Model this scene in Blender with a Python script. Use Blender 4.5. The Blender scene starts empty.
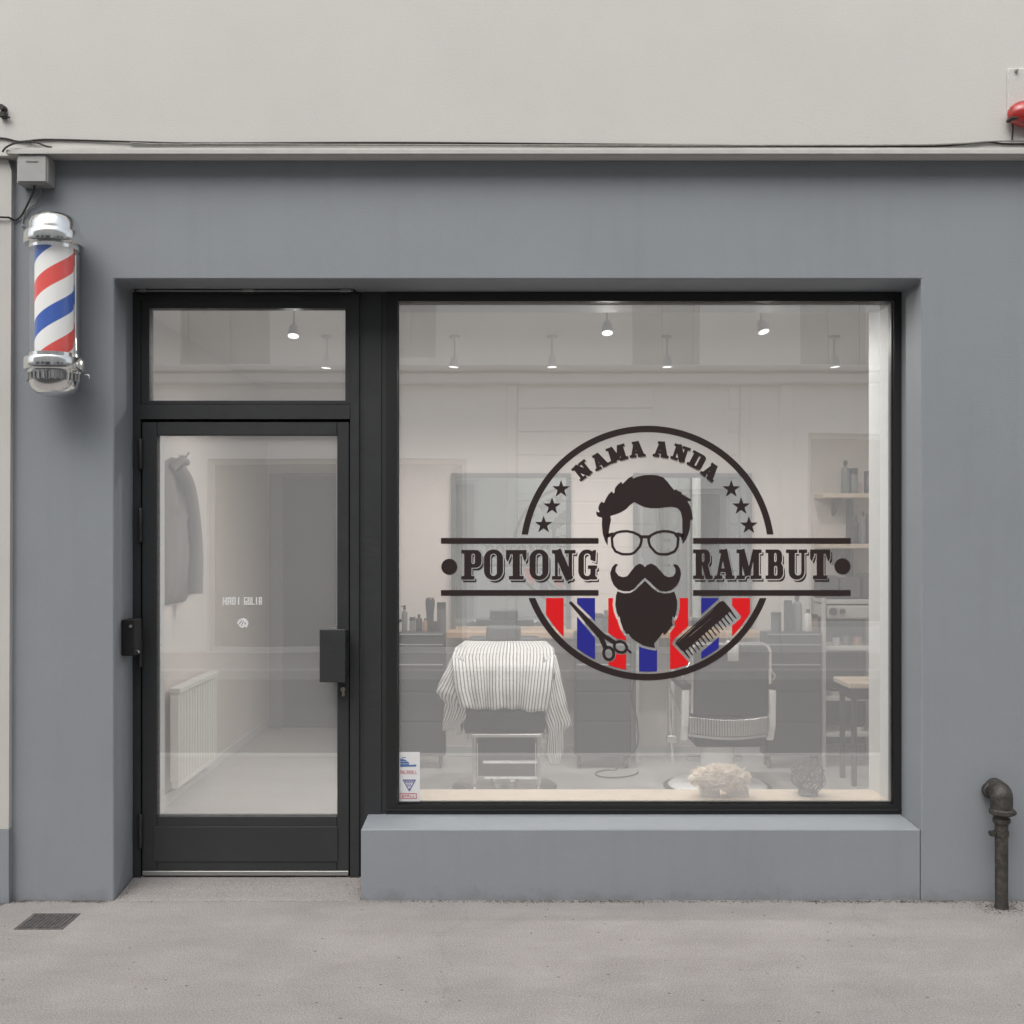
import bpy, bmesh, math, random
import numpy as np
from mathutils import Vector, Matrix
random.seed(7)
R = math.radians
scene = bpy.context.scene
COL = scene.collection

# ------------------------------------------------------------------ camera geometry (metres, camera at x=0, y=0)
F, VX, VY, CZ = 1143.0, 506.0, 540.0, 1.579
def PX(px, Y): return (px - VX) * Y / F
def PZ(py, Y): return CZ - (py - VY) * Y / F
def P(px, py, Y): return Vector((PX(px, Y), Y, PZ(py, Y)))

# ------------------------------------------------------------------ helpers
class MB:
    def __init__(self): self.bm = bmesh.new()
    def _bev(self, faces, bev, seg=1):
        es = {e for f in faces for e in f.edges}
        bmesh.ops.bevel(self.bm, geom=list(es), offset=bev, segments=seg, profile=.5, affect='EDGES')
    def box(self, x0, y0, z0, x1, y1, z1, bev=0, seg=1):
        v = [self.bm.verts.new(p) for p in ((x0,y0,z0),(x1,y0,z0),(x1,y1,z0),(x0,y1,z0),(x0,y0,z1),(x1,y0,z1),(x1,y1,z1),(x0,y1,z1))]
        fs = [self.bm.faces.new([v[i] for i in q]) for q in ((3,2,1,0),(4,5,6,7),(0,1,5,4),(1,2,6,5),(2,3,7,6),(3,0,4,7))]
        if bev: self._bev(fs, bev, seg)
        return self
    def prism(self, pts, axis, a, b, bev=0):
        def mk(p, t):
            return {'y': (p[0], t, p[1]), 'x': (t, p[0], p[1]), 'z': (p[0], p[1], t)}[axis]
        A = [self.bm.verts.new(mk(p, a)) for p in pts]; B = [self.bm.verts.new(mk(p, b)) for p in pts]
        n = len(pts); fs = [self.bm.faces.new(A), self.bm.faces.new(B[::-1])]
        for i in range(n): fs.append(self.bm.faces.new((A[i], B[i], B[(i+1) % n], A[(i+1) % n])))
        bmesh.ops.recalc_face_normals(self.bm, faces=fs)
        if bev: self._bev(fs, bev)
        return self
    def lathe(self, prof, c=(0,0,0), n=32, axis='z'):
        rings = []
        for r, h in prof:
            ring = []
            for k in range(n):
                a = 2*math.pi*k/n; u, w = r*math.cos(a), r*math.sin(a)
                p = {'z': (u, w, h), 'y': (u, h, w), 'x': (h, u, w)}[axis]
                ring.append(self.bm.verts.new((c[0]+p[0], c[1]+p[1], c[2]+p[2])))
            rings.append(ring)
        fs = []
        for i in range(len(rings)-1):
            for k in range(n):
                fs.append(self.bm.faces.new((rings[i][k], rings[i][(k+1) % n], rings[i+1][(k+1) % n], rings[i+1][k])))
        if prof[0][0] > 1e-5: fs.append(self.bm.faces.new(rings[0][::-1]))
        if prof[-1][0] > 1e-5: fs.append(self.bm.faces.new(rings[-1]))
        bmesh.ops.recalc_face_normals(self.bm, faces=fs)
        return self
    def tube(self, pts, r, n=8, r1=None):
        pts = [Vector(p) for p in pts]; rings = []
        t0 = (pts[1]-pts[0]).normalized()
        up = Vector((0,0,1)) if abs(t0.z) < .9 else Vector((1,0,0))
        side = t0.cross(up).normalized()
        for i, p in enumerate(pts):
            t = (pts[min(i+1, len(pts)-1)] - pts[max(i-1, 0)]).normalized()
            side = (side - t*side.dot(t)).normalized(); nn = t.cross(side)
            rr = r if r1 is None else r + (r1-r)*i/(len(pts)-1)
            rings.append([self.bm.verts.new(p + side*rr*math.cos(2*math.pi*k/n) + nn*rr*math.sin(2*math.pi*k/n)) for k in range(n)])
        fs = []
        for i in range(len(rings)-1):
            for k in range(n): fs.append(self.bm.faces.new((rings[i][k], rings[i][(k+1) % n], rings[i+1][(k+1) % n], rings[i+1][k])))
        fs.append(self.bm.faces.new(rings[0][::-1])); fs.append(self.bm.faces.new(rings[-1]))
        bmesh.ops.recalc_face_normals(self.bm, faces=fs)
        return self
    def ball(self, c, r, s=(1,1,1), sub=3, noise=0, seed=0):
        g = bmesh.ops.create_icosphere(self.bm, subdivisions=sub, radius=1)
        rnd = random.Random(seed)
        for v in g['verts']:
            d = 1 + noise*(rnd.random()-.5)
            v.co = Vector((c[0]+v.co.x*r*s[0]*d, c[1]+v.co.y*r*s[1]*d, c[2]+v.co.z*r*s[2]*d))
        return self
    def build(self, name, mat, parent=None, smooth=True, angle=35):
        me = bpy.data.meshes.new(name); self.bm.to_mesh(me); self.bm.free()
        return link(name, me, mat, parent, smooth, angle)

def link(name, me, mat, parent=None, smooth=True, angle=35):
    for m in (mat if isinstance(mat, (list, tuple)) else [mat]): me.materials.append(m)
    if smooth:
        me.polygons.foreach_set('use_smooth', [True]*len(me.polygons)); me.set_sharp_from_angle(angle=R(angle))
    o = bpy.data.objects.new(name, me); COL.objects.link(o)
    if parent is not None:
        o.parent = parent
        if parent.type == 'EMPTY': o.matrix_parent_inverse = Matrix.Translation(parent.location).inverted()
    return o
def tag(o, label=None, cat=None, group=None, kind=None):
    if label: o['label'] = label
    if cat: o['category'] = cat
    if group: o['group'] = group
    if kind: o['kind'] = kind
    return o
def thing(name, loc, label, cat, group=None):
    o = bpy.data.objects.new(name, None); o.empty_display_size = .1; o.location = loc; COL.objects.link(o)
    return tag(o, label, cat, group)
def copy_tree(o, parent=None):
    c = o.copy(); COL.objects.link(c)
    if parent is not None:
        c.parent = parent; c.matrix_parent_inverse = o.matrix_parent_inverse.copy()
    for ch in list(o.children): copy_tree(ch, c)
    return c
def dup(o, loc, label):
    c = copy_tree(o); c.location = loc; c['label'] = label; return c

# ------------------------------------------------------------------ materials
def mat(name, col, rough=.6, metal=0, var=0, vscale=6, bump=0, bscale=60, spec=.5, coat=0, col2=None, stretch=None, detail=6):
    m = bpy.data.materials.new(name); m.use_nodes = True; nt = m.node_tree; b = nt.nodes['Principled BSDF']
    b.inputs['Base Color'].default_value = (*col, 1); b.inputs['Roughness'].default_value = rough; b.inputs['Metallic'].default_value = metal
    b.inputs['Specular IOR Level'].default_value = spec
    if coat: b.inputs['Coat Weight'].default_value = coat
    if var or bump:
        geo = nt.nodes.new('ShaderNodeTexCoord'); mp = nt.nodes.new('ShaderNodeMapping'); nt.links.new(geo.outputs['Object'], mp.inputs['Vector'])
        if stretch: mp.inputs['Scale'].default_value = stretch
    if var:
        n = nt.nodes.new('ShaderNodeTexNoise'); n.inputs['Scale'].default_value = vscale; n.inputs['Detail'].default_value = detail; n.inputs['Roughness'].default_value = .65
        nt.links.new(mp.outputs[0], n.inputs['Vector'])
        r = nt.nodes.new('ShaderNodeValToRGB'); nt.links.new(n.outputs['Fac'], r.inputs[0])
        c2 = col2 or tuple(min(1, c*(1+var)) for c in col); c1 = tuple(c*(1-var) for c in col)
        r.color_ramp.elements[0].position = .3; r.color_ramp.elements[1].position = .7
        r.color_ramp.elements[0].color = (*c1, 1); r.color_ramp.elements[1].color = (*c2, 1)
        nt.links.new(r.outputs[0], b.inputs['Base Color'])
    if bump:
        n2 = nt.nodes.new('ShaderNodeTexNoise'); n2.inputs['Scale'].default_value = bscale; n2.inputs['Detail'].default_value = 8
        nt.links.new(mp.outputs[0], n2.inputs['Vector'])
        bp = nt.nodes.new('ShaderNodeBump'); bp.inputs['Strength'].default_value = bump; bp.inputs['Distance'].default_value = .004
        nt.links.new(n2.outputs['Fac'], bp.inputs['Height']); nt.links.new(bp.outputs[0], b.inputs['Normal'])
    return m
def N(nt, t, **kw):
    n = nt.nodes.new(t)
    for k, v in kw.items(): setattr(n, k, v)
    return n
def math_node(nt, op, a, b=None):
    n = N(nt, 'ShaderNodeMath', operation=op)
    for i, v in enumerate((a, b)):
        if v is None: continue
        if isinstance(v, (int, float)): n.inputs[i].default_value = v
        else: nt.links.new(v, n.inputs[i])
    return n.outputs[0]

def wall_paint(name, col, dirt=(.12,.11,.10)):
    """painted render: cloudy tone, fine trowel bump, drip streaks and splash dirt of irregular outline near the pavement"""
    m = mat(name, col, .62, var=.05, vscale=1.3, bump=.35, bscale=170, spec=.3)
    nt = m.node_tree; b = nt.nodes['Principled BSDF']; src = b.inputs['Base Color'].links[0].from_socket
    tc = N(nt, 'ShaderNodeTexCoord'); sx = N(nt, 'ShaderNodeSeparateXYZ'); nt.links.new(tc.outputs['Object'], sx.inputs[0])
    # streaks
    mp = N(nt, 'ShaderNodeMapping'); mp.inputs['Scale'].default_value = (16, 16, .9); nt.links.new(tc.outputs['Object'], mp.inputs[0])
    n1 = N(nt, 'ShaderNodeTexNoise'); n1.inputs['Scale'].default_value = 1; n1.inputs['Detail'].default_value = 7; nt.links.new(mp.outputs[0], n1.inputs['Vector'])
    r1 = N(nt, 'ShaderNodeMapRange'); r1.inputs[1].default_value = .50; r1.inputs[2].default_value = .8; r1.inputs[3].default_value = 0; r1.inputs[4].default_value = .09
    nt.links.new(n1.outputs['Fac'], r1.inputs[0])
    # splash dirt, ragged upper edge
    n2 = N(nt, 'ShaderNodeTexNoise'); n2.inputs['Scale'].default_value = 9; n2.inputs['Detail'].default_value = 9; n2.inputs['Roughness'].default_value = .7; nt.links.new(tc.outputs['Object'], n2.inputs['Vector'])
    hgt = math_node(nt, 'ADD', sx.outputs['Z'], math_node(nt, 'MULTIPLY', n2.outputs['Fac'], -.30))
    r2 = N(nt, 'ShaderNodeMapRange'); r2.inputs[1].default_value = -.165; r2.inputs[2].default_value = -.105; r2.inputs[3].default_value = .32; r2.inputs[4].default_value = 0
    nt.links.new(hgt, r2.inputs[0])
    fac = math_node(nt, 'MAXIMUM', r1.outputs[0], r2.outputs[0])
    mx = N(nt, 'ShaderNodeMix', data_type='RGBA'); nt.links.new(fac, mx.inputs['Factor']); nt.links.new(src, mx.inputs['A']); mx.inputs['B'].default_value = (*dirt, 1)
    mx2 = mx.outputs['Result']; nt.links.new(mx2, b.inputs['Base Color'])
    return m

M = {}
M['grey_render'] = wall_paint('grey_render', (.292,.314,.336), (.155,.158,.158))
M['sill_render'] = wall_paint('sill_render', (.292,.314,.336), (.155,.158,.158))
M['cream_render'] = mat('cream_render', (.655,.64,.605), .75, var=.035, vscale=1.1, bump=.3, bscale=120, spec=.25)
M['ledge'] = mat('ledge_paint', (.56,.55,.52), .6, var=.08, vscale=9, bump=.3, bscale=90)
M['neighbour'] = wall_paint('neighbour_render', (.60,.585,.55), (.25,.24,.22))
M['frame'] = mat('frame_paint', (.034,.036,.038), .42, var=.10, vscale=5, bump=.06, bscale=300)
def scuffs(m, amount=.16, thr=.70, scale=3.2, stretch=(1.5,1,6)):
    nt = m.node_tree; b = nt.nodes['Principled BSDF']; src = b.inputs['Base Color'].links[0].from_socket
    tc = N(nt, 'ShaderNodeTexCoord'); mp = N(nt, 'ShaderNodeMapping'); mp.inputs['Scale'].default_value = stretch; nt.links.new(tc.outputs['Object'], mp.inputs[0])
    n = N(nt, 'ShaderNodeTexNoise'); n.inputs['Scale'].default_value = scale*4; n.inputs['Detail'].default_value = 12; n.inputs['Roughness'].default_value = .75; nt.links.new(mp.outputs[0], n.inputs['Vector'])
    r = N(nt, 'ShaderNodeMapRange'); r.inputs[1].default_value = thr; r.inputs[2].default_value = thr+.05; r.inputs[4].default_value = .8; nt.links.new(n.outputs['Fac'], r.inputs[0])
    mx = N(nt, 'ShaderNodeMix', data_type='RGBA'); nt.links.new(r.outputs[0], mx.inputs['Factor']); nt.links.new(src, mx.inputs['A']); mx.inputs['B'].default_value = (amount, amount*.97, amount*.93, 1); nt.links.new(mx.outputs['Result'], b.inputs['Base Color'])
    rr = N(nt, 'ShaderNodeMapRange'); rr.inputs[1].default_value = .35; rr.inputs[2].default_value = .65; rr.inputs[3].default_value = .34; rr.inputs[4].default_value = .58; nt.links.new(n.outputs['Fac'], rr.inputs[0]); nt.links.new(rr.outputs[0], b.inputs['Roughness'])
scuffs(M['frame'])
M['frame_dark'] = mat('frame_dark', (.016,.016,.016), .45)
M['gap'] = mat('gap_black', (.006,.006,.006), .8)
M['alu'] = mat('alu', (.42,.42,.41), .4, .8)
M['hinge'] = mat('hinge_steel', (.05,.05,.05), .35, .5)
M['brass'] = mat('brass', (.48,.44,.34), .3, .9)
M['chrome'] = mat('chrome', (.86,.86,.85), .16, 1, bump=.03, bscale=25)
M['chrome_soft'] = mat('chrome_soft', (.75,.75,.74), .25, 1)
M['box_grey'] = mat('box_grey', (.40,.40,.385), .5, var=.06, vscale=14, bump=.1, bscale=80)
M['cable'] = mat('cable', (.035,.033,.03), .6)
M['cable_pale'] = mat('cable_pale', (.30,.29,.27), .6, var=.25, vscale=30)
M['iron'] = mat('rusty_iron', (.085,.078,.070), .55, .55, var=.45, vscale=38, bump=.8, bscale=110)
M['cover_iron'] = mat('cover_iron', (.14,.13,.125), .7, .3, var=.4, vscale=50, bump=.6, bscale=150)
M['vinyl_black'] = mat('vinyl_black', (.035,.024,.023), .45, spec=.3)
M['vinyl_red'] = mat('vinyl_red', (.85,.016,.020), .45, spec=.25)
M['vinyl_blue'] = mat('vinyl_blue', (.030,.032,.31), .45, spec=.25)
M['vinyl_white'] = mat('vinyl_white', (.80,.80,.80), .45)
M['print_blue'] = mat('print_blue', (.10,.19,.42), .5)
M['print_violet'] = mat('print_violet', (.15,.15,.36), .5)
M['print_red'] = mat('print_red', (.62,.16,.17), .5)
M['int_wall'] = mat('interior_wall', (.70,.645,.61), .8, var=.02, vscale=2, bump=.15, bscale=80)
M['int_white'] = mat('interior_white', (.62,.63,.625), .6)
M['ceiling'] = mat('ceiling_paint', (.84,.83,.81), .8)
M['int_floor'] = mat('interior_floor', (.43,.42,.405), .45, var=.06, vscale=2.5)
M['wood'] = mat('bench_wood', (.64,.54,.43), .5, var=.10, vscale=7, stretch=(1,8,8), bump=.1, bscale=30)
M['counter_wood'] = mat('counter_wood', (.55,.38,.25), .5, var=.12, vscale=8, stretch=(1,9,9))
M['trolley'] = mat('trolley_grey', (.030,.032,.034), .45)
M['trolley_drawer'] = mat('drawer_grey', (.042,.044,.046), .4)
M['leather'] = mat('leather', (.022,.022,.023), .4, bump=.3, bscale=120)
M['leather_grey'] = mat('leather_grey', (.06,.06,.06), .5, bump=.3, bscale=120)
M['enamel'] = mat('enamel', (.90,.91,.90), .25, coat=.4)
M['coat'] = mat('coat_cloth', (.165,.150,.138), .9, var=.12, vscale=20, bump=.4, bscale=250)
M['inner_door'] = mat('inner_door', (.04,.043,.046), .55)
M['rad'] = mat('radiator', (.78,.77,.74), .4)
M['mirror_frame'] = mat('mirror_frame', (.20,.205,.205), .4, .3)
M['mirror'] = mat('mirror_glass', (.82,.85,.84), .015, 1)
M['bottle_dark'] = mat('bottle_dark', (.03,.032,.034), .25)
M['bottle_grey'] = mat('bottle_grey', (.17,.19,.19), .3)
M['bottle_amber'] = mat('bottle_amber', (.36,.21,.13), .35)
M['bottle_white'] = mat('bottle_white', (.62,.61,.58), .35)
M['bottle_cap'] = mat('bottle_cap', (.02,.02,.02), .4)
M['case_grey'] = mat('case_grey', (.085,.088,.09), .5)
M['wool'] = mat('wool', (.88,.79,.69), .95, var=.16, vscale=45, bump=1, bscale=90)
M['wire'] = mat('wire', (.05,.05,.055), .4, .4)
M['shelf_white'] = mat('shelf_white', (.52,.52,.50), .5)
M['towel'] = mat('towel', (.72,.72,.70), .95, bump=.5, bscale=400)
M['road'] = mat('asphalt', (.055,.055,.056), .85, var=.25, vscale=60, bump=.6, bscale=200)
M['kerb'] = mat('kerb_stone', (.42,.41,.39), .7, var=.1, vscale=12, bump=.3, bscale=80)
M['far_wall'] = mat('far_wall', (.84,.83,.80), .8, var=.04, vscale=1, bump=.2, bscale=60)
M['far_trim'] = mat('far_trim', (.82,.80,.765), .75)
M['far_groove'] = mat('far_groove', (.33,.32,.30), .9)
M['far_frame'] = mat('far_frame', (.55,.54,.51), .6)
M['far_blind'] = mat('far_blind', (.52,.52,.505), .7)
M['far_glass'] = mat('far_glass', (.06,.065,.07), .08)
M['red_lens'] = mat('red_lens', (.42,.035,.03), .18, coat=.5, var=.35, vscale=60)

# pavement: pale mastic, worn patches, specks, hairline cracks
def pavement_mat():
    m = mat('pavement', (.395,.370,.354), .85, var=.05, vscale=2.2, bump=.6, bscale=190, spec=.2)
    nt = m.node_tree; b = nt.nodes['Principled BSDF']; src = b.inputs['Base Color'].links[0].from_socket
    tc = N(nt, 'ShaderNodeTexCoord')
    n = N(nt, 'ShaderNodeTexNoise'); n.inputs['Scale'].default_value = 160; n.inputs['Detail'].default_value = 3; nt.links.new(tc.outputs['Object'], n.inputs['Vector'])
    r = N(nt, 'ShaderNodeMapRange'); r.inputs[1].default_value = .35; r.inputs[2].default_value = .7; r.inputs[3].default_value = .72; r.inputs[4].default_value = 1.16; nt.links.new(n.outputs['Fac'], r.inputs[0])
    mp = N(nt, 'ShaderNodeMapping'); mp.inputs['Scale'].default_value = (1.3, 2.6, 1); nt.links.new(tc.outputs['Object'], mp.inputs[0])
    n3 = N(nt, 'ShaderNodeTexNoise'); n3.inputs['Scale'].default_value = 1.6; n3.inputs['Detail'].default_value = 9; n3.inputs['Roughness'].default_value = .72; nt.links.new(mp.outputs[0], n3.inputs['Vector'])
    r3 = N(nt, 'ShaderNodeMapRange'); r3.inputs[1].default_value = .4; r3.inputs[2].default_value = .68; r3.inputs[3].default_value = .90; r3.inputs[4].default_value = 1.05; nt.links.new(n3.outputs['Fac'], r3.inputs[0])
    v = N(nt, 'ShaderNodeTexVoronoi', feature='DISTANCE_TO_EDGE'); v.inputs['Scale'].default_value = .75
    nd = N(nt, 'ShaderNodeTexNoise'); nd.inputs['Scale'].default_value = 3; nd.inputs['Detail'].default_value = 8; nt.links.new(tc.outputs['Object'], nd.inputs['Vector'])
    mixv = N(nt, 'ShaderNodeMix', data_type='VECTOR'); mixv.inputs['Factor'].default_value = .35; nt.links.new(tc.outputs['Object'], mixv.inputs['A']); nt.links.new(nd.outputs['Color'], mixv.inputs['B'])
    nt.links.new(mixv.outputs['Result'], v.inputs['Vector'])
    rc = N(nt, 'ShaderNodeMapRange'); rc.inputs[1].default_value = 0; rc.inputs[2].default_value = .006; rc.inputs[3].default_value = .93; rc.inputs[4].default_value = 1; nt.links.new(v.outputs['Distance'], rc.inputs[0])
    vs = N(nt, 'ShaderNodeTexVoronoi'); vs.inputs['Scale'].default_value = 11; nt.links.new(tc.outputs['Object'], vs.inputs['Vector'])
    rs = N(nt, 'ShaderNodeMapRange'); rs.inputs[1].default_value = .05; rs.inputs[2].default_value = .08; rs.inputs[3].default_value = .5; rs.inputs[4].default_value = 1; nt.links.new(vs.outputs['Distance'], rs.inputs[0])
    f = math_node(nt, 'MULTIPLY', math_node(nt, 'MULTIPLY', r.outputs[0], r3.outputs[0]), math_node(nt, 'MULTIPLY', rc.outputs[0], rs.outputs[0]))
    hs = N(nt, 'ShaderNodeVectorMath', operation='SCALE'); nt.links.new(src, hs.inputs[0]); nt.links.new(f, hs.inputs['Scale']); nt.links.new(hs.outputs[0], b.inputs['Base Color'])
    return m
M['pavement'] = pavement_mat()

# shop glass: strengthened mirror part, diffuse haze mixed in as reflection veil, rest clear
def glass_mat(name, refl, haze_mix, rough=0.0, wave=.0):
    m = bpy.data.materials.new(name); m.use_nodes = True; nt = m.node_tree; nt.nodes.clear()
    out = N(nt, 'ShaderNodeOutputMaterial'); t = N(nt, 'ShaderNodeBsdfTransparent'); t.inputs[0].default_value = (.985,.99,.985,1)
    g = N(nt, 'ShaderNodeBsdfGlossy'); g.inputs['Roughness'].default_value = rough
    d = N(nt, 'ShaderNodeBsdfDiffuse'); d.inputs[0].default_value = (.80,.79,.77,1)
    fr = N(nt, 'ShaderNodeFresnel'); fr.inputs['IOR'].default_value = 1.5
    if wave:
        tc = N(nt, 'ShaderNodeTexCoord'); nz = N(nt, 'ShaderNodeTexNoise'); nz.inputs['Scale'].default_value = 1.6; nz.inputs['Detail'].default_value = 1
        nt.links.new(tc.outputs['Object'], nz.inputs['Vector']); bp = N(nt, 'ShaderNodeBump'); bp.inputs['Strength'].default_value = wave; bp.inputs['Distance'].default_value = .01
        nt.links.new(nz.outputs['Fac'], bp.inputs['Height']); nt.links.new(bp.outputs[0], g.inputs['Normal'])
    f = math_node(nt, 'ADD', fr.outputs[0], refl - .04)
    gm_ = N(nt, 'ShaderNodeNewGeometry'); f = math_node(nt, 'MULTIPLY', f, math_node(nt, 'SUBTRACT', 1, gm_.outputs['Backfacing']))
    mx = N(nt, 'ShaderNodeMixShader'); nt.links.new(f, mx.inputs[0]); nt.links.new(t.outputs[0], mx.inputs[1]); nt.links.new(g.outputs[0], mx.inputs[2])
    mx2 = N(nt, 'ShaderNodeMixShader'); mx2.inputs[0].default_value = haze_mix; nt.links.new(mx.outputs[0], mx2.inputs[1]); nt.links.new(d.outputs[0], mx2.inputs[2])
    nt.links.new(mx2.outputs[0], out.inputs[0])
    return m
def clear_mat():
    m = bpy.data.materials.new('glass_inner_face'); m.use_nodes = True; nt = m.node_tree; nt.nodes.clear()
    out = N(nt, 'ShaderNodeOutputMaterial'); t = N(nt, 'ShaderNodeBsdfTransparent'); t.inputs[0].default_value = (.985,.99,.988,1); nt.links.new(t.outputs[0], out.inputs[0])
    return m
M['glass'] = glass_mat('shop_glass', .50, .27, 0, .04)
M['glass_inner'] = clear_mat()
M['tube_glass'] = glass_mat('tube_glass', .06, .05)
def pane(name, x0, z0, x1, z1, y, parent, t=.012, key='glass'):
    mb = MB(); mb.box(x0, y, z0, x1, y+t, z1); o = mb.build(name, [M[key], M['glass_inner']], parent, smooth=False)
    for p in o.data.polygons: p.material_index = 0 if p.normal.y < -.5 else 1
    return o

# ------------------------------------------------------------------ street: ground sheets
def sheet(name, x0, y0, x1, y1, z, m):
    mb = MB(); v = [mb.bm.verts.new(p) for p in ((x0,y0,z),(x1,y0,z),(x1,y1,z),(x0,y1,z))]; mb.bm.faces.new(v)
    return tag(mb.build(name, m, smooth=False), kind='structure')
sheet('ground', -80, -60, 80, 60, -.14, M['road'])
sheet('road', -60, -3.3, 60, 2.1, -.11, M['road'])
def slab(name, x0, y0, z0, x1, y1, z1, m, bev=0):
    return tag(MB().box(x0,y0,z0,x1,y1,z1,bev).build(name, m, smooth=False), kind='structure')
slab('pavement', -40, 2.25, -.13, 40, 5.45, 0, M['pavement'])
slab('kerb', -40, 2.09, -.13, 40, 2.248, .004, M['kerb'], .012)
slab('far_pavement', -40, -5.5, -.13, 40, -3.46, 0, M['pavement'])
slab('far_kerb', -40, -3.458, -.13, 40, -3.30, .004, M['kerb'], .012)
# entry slab ramping up into the door recess
mb = MB(); mb.prism([(4.985,.002),(5.26,.029),(5.34,.031),(5.34,-.05),(4.985,-.05)], 'x', PX(114,5)+.004, PX(361,5.01)-.004)
tag(mb.build('entry_slab', M['pavement'], smooth=False), kind='structure')

# ------------------------------------------------------------------ our building
YF, YW = 5.0, 5.25            # wall face, frame face
bld = thing('shop_building', (0, 5.3, 0), 'grey painted barber shop front with black frames below pale upper wall', 'building')
XL, XR, ZT = PX(114, YF), PX(921.5, YF), PZ(279, YF)
xe0, xe1 = PX(9, YF), 6.0
zled = PZ(153.5, 4.9)
mb = MB(); mb.prism([(xe0,-.1),(XL,-.1),(XL,ZT),(XR,ZT),(XR,-.1),(xe1,-.1),(xe1,zled+.1),(xe0,zled+.1)], 'y', YF, 5.42, bev=.005)
mb.build('ground_floor_wall', M['grey_render'], bld, smooth=False)
mb = MB(); mb.box(-9, 4.935, zled+.003, 9, 5.4, 5.4); mb.build('upper_wall', M['cream_render'], bld, smooth=False)
mb = MB(); mb.prism([(4.90,zled),(4.90,zled+.016),(4.915,zled+.020),(4.915,zled+.030),(4.9325,zled+.034),(4.9325,zled)], 'x', PX(6,4.9), 9); mb.build('drip_ledge', M['ledge'], bld, smooth=False)
MB().box(-9, 4.9, 5.401, 9, 10.2, 5.5).build('roof', M['ledge'], bld, smooth=False)
# window sill block
mb = MB(); mb.prism([(5.008,-.05),(5.008,PZ(829.5,5.008)),(5.262,PZ(814.5,5.25)),(5.262,-.05)], 'x', PX(361,5.01), PX(920.4,5.01), bev=.004)
mb.build('window_sill', M['sill_render'], bld, smooth=False)
# fixed outer frame (door jambs, mullion post, window frame)
def fx(p, Y=YW): return PX(p, Y)
def fz(p, Y=YW): return PZ(p, Y)
zb = fz(877); zt = ZT - .001
fr = MB()
fr.box(fx(132.2), YW, zb-.03, fx(140.5), 5.33, zt-.0005)                       # left jamb
fr.box(fx(350), YW, zb-.03, fx(359), 5.33, zt-.0005)                            # door-side jamb
fr.box(fx(140.5)+.0005, YW+.001, fz(300.5), fx(350)-.0005, 5.33, zt-.001)                 # head
fr.box(fx(140.5)+.0005, YW-.004, fz(419), fx(350)-.0005, 5.33, fz(404.5))        # transom rail
fr.box(fx(359)+.0005, YW+.012, zb-.03, fx(386), 5.33, zt-.0008)                 # post
fr.box(fx(364), YW+.004, zb-.03, fx(381), YW+.0115, zt-.0012)
frame = fr.build('door_surround', M['frame'], bld, smooth=False)
wf = MB()
wf.box(fx(386)+.0005, YW+.002, fz(819), fx(397), 5.33, zt-.001)
wf.box(fx(894), YW+.002, fz(819), fx(904)-.0008, 5.33, zt-.001)
wf.box(fx(397)+.0005, YW+.002, fz(301), fx(894)-.0005, 5.33, zt-.0015)
wf.box(fx(397)+.0005, YW+.002, fz(819), fx(894)-.0005, 5.33, fz(804.5))
win = thing('shop_window', (0, 5.3, fz(812)), None, None); win.parent = bld; win.matrix_parent_inverse = Matrix.Translation(bld.location).inverted()
def under(o, root_part):   # parent a mesh to an Empty part
    o.parent = root_part; o.matrix_parent_inverse = (Matrix.Translation(root_part.location)).inverted(); return o
wframe = wf.build('window_frame', M['frame_dark'], bld, smooth=False)
bpy.data.objects.remove(win)
b2 = MB()
for a in ((fx(397.6), fz(803.8), fx(398.6), fz(301.8)), (fx(892.4), fz(803.8), fx(893.4), fz(301.8)), (fx(398.6), fz(803.8), fx(892.4), fz(802.6))):
    b2.box(a[0], YW+.016, min(a[1], a[3]), a[2], YW+.029, max(a[1], a[3]))
b2.box(fx(386)+.002, YW-.004, fz(810.6), fx(903), YW+.0015, fz(808.8))
b2.build('glazing_bead', M['hinge'], wframe, smooth=False)
YG = 5.28
pane('window_pane', fx(396.5), fz(805.5), fx(894.5), fz(300.5), YG, wframe)
# transom light
tl = MB()
for a in ((135.5,292,149,404),(345,292,355.3,404),(149,292,345,308),(149,400,345,404)):
    tl.box(max(fx(a[0]), fx(140.5)+.001)+.0005, YW+.006, fz(a[3])+.0006, min(fx(a[2]), fx(350)-.001), 5.32, fz(a[1])-.002)
tr = tl.build('transom_frame', M['frame'], bld, smooth=False)
pane('transom_pane', fx(149)-.004, fz(400)-.004, fx(345)+.004, fz(308)+.004, YG, tr)
Yr = 5.195
MB().box(PX(134.5,Yr), Yr+.004, PZ(292.6,Yr), PX(355,Yr), YW-.0005, zt-.004).build('rail_housing', M['frame_dark'], tr, smooth=False)
MB().box(PX(136,Yr), Yr, PZ(291.4,Yr), PX(353,Yr), Yr+.0035, PZ(289.9,Yr), .001).box(PX(139,Yr), Yr-.006, PZ(292,Yr), PX(146,Yr), Yr-.0005, PZ(288.8,Yr), .002).box(PX(242,Yr), Yr-.006, PZ(292,Yr), PX(254,Yr), Yr-.0005, PZ(288.8,Yr), .002).box(PX(340,Yr), Yr-.006, PZ(292,Yr), PX(351,Yr), Yr-.0005, PZ(288.8,Yr), .002).build('seal_rail', M['alu'], tr, smooth=False)
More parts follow.
